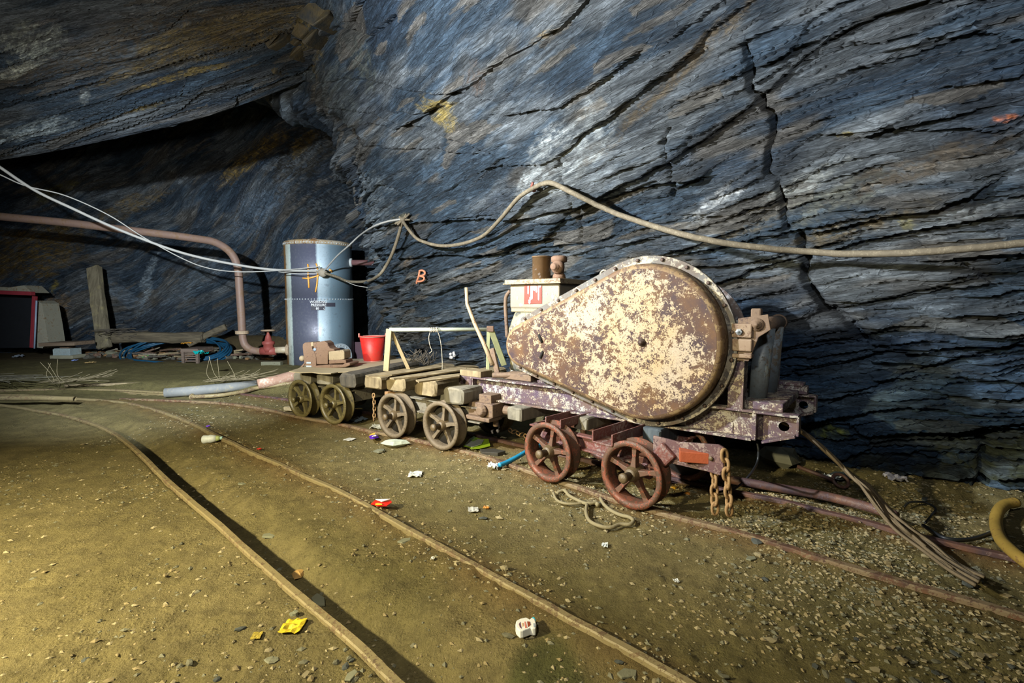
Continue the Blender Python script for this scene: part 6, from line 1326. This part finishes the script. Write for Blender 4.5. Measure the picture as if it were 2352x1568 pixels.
# tangled strap
M_STRP = m_plain('strap_tan', (0.24, 0.205, 0.12), .8, 0, .3, 24, .6, (0.20, .17, .10), .4)
def floorline(pts, lift=.02): return [onfloor(x, y, lift) for x, y in pts]
mb = MB(); c4 = lambda x, y: (1240 + x / 4.9, 940 + y / 4.9)
for pts, r in ((((150, 975), (190, 1060), (280, 1100), (400, 1105), (500, 1090)), .008), (((190, 985), (270, 950), (330, 1010), (420, 1060), (520, 1100), (640, 1090)), .010), (((530, 1110), (520, 1200), (560, 1300), (680, 1360), (800, 1375), (900, 1340), (1010, 1340), (1050, 1300), (1010, 1260), (900, 1230), (800, 1180), (720, 1110), (680, 1040)), .010), (((530, 1110), (600, 1080), (660, 1120)), .013)):
    mb.tube(smooth_path(floorline([c4(*p) for p in pts], .022), 5), r, 8)
solo('strap', mb, M_STRP, 'tangled muddy strap in loops in front of the red wheels', 'strap')
# wire rope bundle from the winch to lower right
rp = thing('wire_rope', 'fraying bundle of brown wire ropes running from the winch down to the right', 'rope', at(1826, 975, 2.62))
Rl = lambda p: loc_of(rp, p); M_ROPE = m_plain('rope_brown', (0.17, 0.13, 0.08), .7, .1, .4, 60, .6, (0.13, .10, .06), .4)
trunk = [(1795, 968, .50), (1828, 982, .47), (1870, 1012, .40), (1920, 1057, .31), (1960, 1095, .24), (1990, 1120, .20), (2030, 1170, .13), (2070, 1210, .09), (2130, 1255, .05), (2190, 1300, .04), (2250, 1335, .03)]
def rope_pt(px, py, z): return gnd(px, py, z)
rg = random.Random(6)
for s in range(11):
    P = []; sp = s - 5
    for i, (px, py, z) in enumerate(trunk):
        t = i / (len(trunk) - 1); w = 2.2 + 30 * max(0, t - .35) * (1.5 - t); a = s * 1.256 + i * 1.5
        off = w * (sp / 5.0) * (.3 + .7 * min(1, t * 2)) if t > .4 else 2.2 * math.cos(a)
        zz = z + (.012 * math.sin(a) if t < .5 else rg.uniform(0, .03)); P.append(rope_pt(px + off * .9 + rg.uniform(-1, 1) * w * .35, py - off * .8 + rg.uniform(-1, 1) * w * .25, zz))
    if s % 3 == 2: P = P[:-1 - (s % 2)]
    MB().tube([Rl(p) for p in smooth_path(P, 6)], .0062 if s % 2 else .0078, 6).build('rope_strand', M_ROPE, rp)
MB().tube([Rl(rope_pt(px, py, z)) for px, py, z in trunk[:5]], .012, 8).build('rope_strand', M_ROPE, rp)
# black cables and brown hose on the right
M_BLK = m_plain('cable_black', (0.018, 0.020, 0.022), .4, 0, .2, 20, .2)
cable('cable', [at(1738, 1012, 2.75), at(1742, 1035, 2.72), at(1738, 1065, 2.70), gnd(1718, 1095, .10), gnd(1690, 1120, .06), gnd(1650, 1130, .05)], .0065, M_BLK, 'black cable curving down from the beam to the rail behind the chains', 'cable')
cable('cable', [onfloor(2125, 1205, .01), onfloor(2140, 1190, .02), onfloor(2148, 1180, .03), onfloor(2125, 1166, .03), onfloor(2090, 1165, .03), onfloor(2076, 1172, .02)], .006, M_BLK, 'small loop of black cable right of the rope bundle', 'cable')
cable('cable', [onfloor(2120, 1215, .02), onfloor(2170, 1245, .02), onfloor(2230, 1247, .02), onfloor(2280, 1236, .03)], .010, M_BLK, 'black cable on the gravel running to the brown hose', 'cable')
cable('hose', [onfloor(2332, 1174, .05), onfloor(2306, 1180, .05), onfloor(2290, 1198, .05), onfloor(2286, 1225, .05), onfloor(2296, 1260, .05), onfloor(2320, 1288, .05), onfloor(2352, 1315, .05), onfloor(2420, 1360, .05), onfloor(2520, 1410, .04), onfloor(2640, 1440, -.02)], .026, m_plain('hose_brown', (0.30, 0.20, 0.04), .6, 0, .35, 14, .5, (0.15, .08, .03), .4), 'thick yellow-brown hose curving at the right edge', 'hose', seg=12)
mb = MB(); c5 = onfloor(1930, 1122, .05); mb.tube([c5 + np.array([.045 * math.cos(t), .03 * math.sin(t), .03 * math.sin(t)]) for t in np.linspace(0, 6.6, 18)], .010, 8, caps=False); mb.tube([c5 + np.array([-.04, 0, 0]), c5 + np.array([-.20, .12, .05])], .012, 8); solo('iron_hook', mb, M_RAILWET, 'rusty ring hook on the gravel below the white scrap', 'hook')

# stones
def stone_mesh(seed, sub=1):
    r2 = random.Random(seed); bm = bmesh.new(); bmesh.ops.create_icosphere(bm, subdivisions=1, radius=1.0)
    sx, sy, sz = r2.uniform(.9, 1.4), r2.uniform(.6, .95), r2.uniform(.30, .6)
    for v in bm.verts: v.co = Vector((v.co.x * sx, v.co.y * sy, v.co.z * sz)) * r2.uniform(.72, 1.15)
    me = bpy.data.meshes.new('stone'); bm.to_mesh(me); bm.free(); me.polygons.foreach_set('use_smooth', [False] * len(me.polygons)); return me
def slab_mesh(seed):
    r2 = random.Random(seed); n = r2.randint(4, 6); poly = [(math.cos(2 * math.pi * k / n + r2.uniform(-.3, .3)) * r2.uniform(.8, 1.2), math.sin(2 * math.pi * k / n) * r2.uniform(.5, .8)) for k in range(n)]
    mb = MB().prism(poly, .22, Matrix.Identity(4)); me = mb.mesh('stone'); return me
SM = [m_plain('stone_a', (0.24, .19, .095), .85, 0, .3, 20, .5), m_plain('stone_b', (0.155, .15, .10), .8, 0, .3, 20, .5), m_plain('stone_c', (0.30, .255, .15), .85, 0, .3, 20, .5), m_plain('stone_d', (0.075, .085, .08), .7, 0, .3, 20, .5)]
smesh = []
for k in range(10):
    me = stone_mesh(k) if k < 7 else slab_mesh(k)
    for m in SM: m2 = me.copy(); m2.materials.append(m); smesh.append(m2)
# named single stones of the photograph
def big_stone(px, py, s, label, mat, seed, flat=.5, slab=False, rot=0.0):
    p = onfloor(px, py); w = s * p[1] / FPX / 2; r2 = random.Random(seed)
    if slab:
        mb = MB(); n = 5; mb.prism([(math.cos(2 * math.pi * k / n + .3) * w * r2.uniform(.85, 1.1), math.sin(2 * math.pi * k / n + .3) * w * .55 * r2.uniform(.85, 1.1)) for k in range(n)], w * .22, Matrix.Translation(p) @ Matrix.Rotation(rot, 4, 'Z'))
    else: mb = chunk(p + np.array([0, 0, w * .2]), w, mat, seed, flat)
    solo('stone', mb, mat, label, 'stone', bevel=.002 if slab else 0)
M_SLG = m_plain('slate_green', (0.20, .205, .14), .65, 0, .2, 16, .4); M_STO = m_plain('stone_orange', (0.42, .26, .09), .7, 0, .35, 20, .6)
big_stone(686, 1321, 34, 'orange-brown stone in the shadow right of the near rail', M_STO, 1, .6)
big_stone(732, 1381, 58, 'long grey-green slate leaning beside the near rail', M_SLG, 2, slab=True, rot=-.9)
big_stone(930, 1243, 38, 'grey-green slate flake against the middle rail', M_SLG, 3, slab=True, rot=.6)
big_stone(806, 1553, 46, 'pale slate block at the bottom edge by the near rail', M_SLG, 4, slab=True, rot=1.2)
big_stone(675, 1412, 20, 'small pale cube of slate on the mud left of the near rail', M_SLG, 5, 1.0)
big_stone(622, 1517, 24, 'flat grey stone near the bottom left of the near rail', M_STB, 6, .4)
big_stone(555, 1112, 24, 'thin pale slate sliver between the near and middle rails', M_SLG, 7, slab=True, rot=-.2)
big_stone(620, 1232, 44, 'long thin slate sliver beyond the shadowed ditch', M_SLG, 8, slab=True, rot=-.1)
big_stone(1440, 1550, 60, 'broad dark slate slab at the bottom of the view', M_STB, 9, slab=True, rot=.2)
big_stone(1012, 1258, 50, 'flat slate fragment right of the middle rail', M_STB, 10, slab=True, rot=.2) if False else None
big_stone(1580, 1135, 14, 'bright orange pebble behind the largest red wheel', m_plain('pebble_orange', (0.62, .24, .02), .4), 11, .8)
big_stone(1549, 1121, 14, 'yellow-orange pebble just left of the bright orange one', m_plain('pebble_amber', (0.50, .27, .02), .4), 12, .8)
big_stone(1725, 1284, 34, 'greenish slate chip below the rusty rail at the right', M_SLG, 13, slab=True, rot=.4)
big_stone(1790, 1060, 90, 'boulder under the end of the winch against the rock', m_plain('boulder', (0.16, .16, .12), .7, 0, .4, 5, .8, (0.09, .08, .05), .4), 14, .9)
big_stone(1930, 1095, 70, 'blue-grey slate plate leaning at the foot of the rock', m_plain('plate_blue', (0.085, .11, .125), .6, 0, .2), 15, slab=True, rot=.3)
big_stone(1130, 1042, 70, 'dark wet slate sheet behind the lime green packet', m_plain('slate_wet', (0.05, .045, .035), .45, 0, .3, 14, .5), 16, slab=True, rot=-.2)
big_stone(873, 1038, 24, 'smooth tan stone beside the milky plastic bag', M_STB, 17, .4)
# gravel: the largest pieces singly, the rest as one stuff part
rg = random.Random(101); cand = []
def grav_density(x, y):
    dC = float(rdist(np.array([[x]]), np.array([[y]]), rC)[0, 0]); px, py = project(np.array([x, y, 0.02]))
    g = 0.0
    if px > 1150: g = min(1.0, (px - 1150) / 650)
    g += .9 * math.exp(-(dC / .16) ** 2) * (1 if px > 700 else .3)
    return g, float(px), float(py)
tries = 0; pts = []
X_ = np.array([rg.uniform(-3.5, 4.6) for _ in range(190000)]); r_ = np.array([rg.random() for _ in range(190000)]); Y_ = 0.95 + 6.3 * r_ ** 1.5
dC_ = rdist(X_[None], Y_[None], rC)[0]; dB_ = rdist(X_[None], Y_[None], rB)[0]; sA_ = rdist(X_[None], Y_[None], rA, True)[0]; dA_ = np.abs(sA_); pxy = project(np.stack([X_, Y_, np.full(X_.shape, .02)], -1))
# signed side of rail C: right/behind = gravel bed
Pc = np.array([(p[0], p[1]) for p in rC]); oc = np.argsort(Pc[:, 0]); yc = np.interp(X_, Pc[oc, 0], Pc[oc, 1]); beh = Y_ > yc - .02
cl = fbm(X_ * 2.2, Y_ * 2.2, 55, 3)
dens = np.where(beh & (X_ > .2), np.clip((X_ - .2) / 1.0, 0.1, 1) * 1.0, 0) + .9 * np.exp(-(dC_ / .15) ** 2) * (pxy[0] > 1000) + .22 * np.exp(-(dB_ / .10) ** 2) + .30 * np.exp(-(dA_ / .12) ** 2) + .55 * np.clip((X_ - .45) / .9, 0, 1) * (~beh) + .13
dens = dens * (.35 + 1.2 * sstep(.35, .65, cl)); keep = np.array([rg.random() for _ in range(190000)]) < dens * .62
wb_ = wall_base_y(X_); keep &= (Y_ < wb_ - .02) & (pxy[0] > -200) & (pxy[0] < 2600) & (pxy[1] < 1750) & (dC_ > .03) & (rdist(X_[None], Y_[None], rD)[0] > .03) & (dB_ > .03) & (dA_ > .03)
X_, Y_ = X_[keep], Y_[keep]; n_ = len(X_); S_ = np.array([.0042 + .010 * rg.random() ** 2.4 + (.010 if rg.random() < .015 else 0) for _ in range(n_)]); Z_ = floor_h(X_[None], Y_[None])[0]
big = set(np.argsort(-(S_ / Y_))[:280].tolist())
for k in big:
    o = link('stone', rg.choice(smesh), floor); o.location = (X_[k], Y_[k], Z_[k] + S_[k] * .2); o.scale = (S_[k],) * 3; o.rotation_euler = (rg.uniform(-.3, .3), rg.uniform(-.3, .3), rg.uniform(0, 6.28))
# rest: octahedral chips in one mesh
base_v = np.array([(1, 0, 0), (0, 1, 0), (-1, 0, 0), (0, -1, 0), (0, 0, 1), (.45, .45, -.8), (-.5, -.45, -.7)]); base_f = [(0, 1, 4), (1, 2, 4), (2, 3, 4), (3, 0, 4), (1, 0, 5), (2, 1, 5, 6), (3, 2, 6), (0, 3, 6, 5)]
rn = np.random.RandomState(3)
for grp in range(3):
    ids = [k for k in range(n_) if k not in big and k % 3 == grp]; V_ = []; F_ = []
    for q_, k in enumerate(ids):
        v = base_v * np.array([1.2, .85, .5]) * rn.uniform(.6, 1.2, (7, 1)) * S_[k]; a = rn.uniform(0, 6.28); ca, sa = math.cos(a), math.sin(a)
        v = np.stack([v[:, 0] * ca - v[:, 1] * sa, v[:, 0] * sa + v[:, 1] * ca, v[:, 2]], -1) + np.array([X_[k], Y_[k], Z_[k] + S_[k] * .15]); V_.append(v); F_ += [tuple(i + 7 * q_ for i in f) for f in base_f]
    me = bpy.data.meshes.new('gravel'); me.from_pydata(np.concatenate(V_).tolist(), [], F_); me.materials.append(SM[(0, 1, 2)[grp]]); o = link('gravel', me, floor); o['kind'] = 'stuff'
# big pale boulders low on the right rock foot are part of the wall; nothing else to place
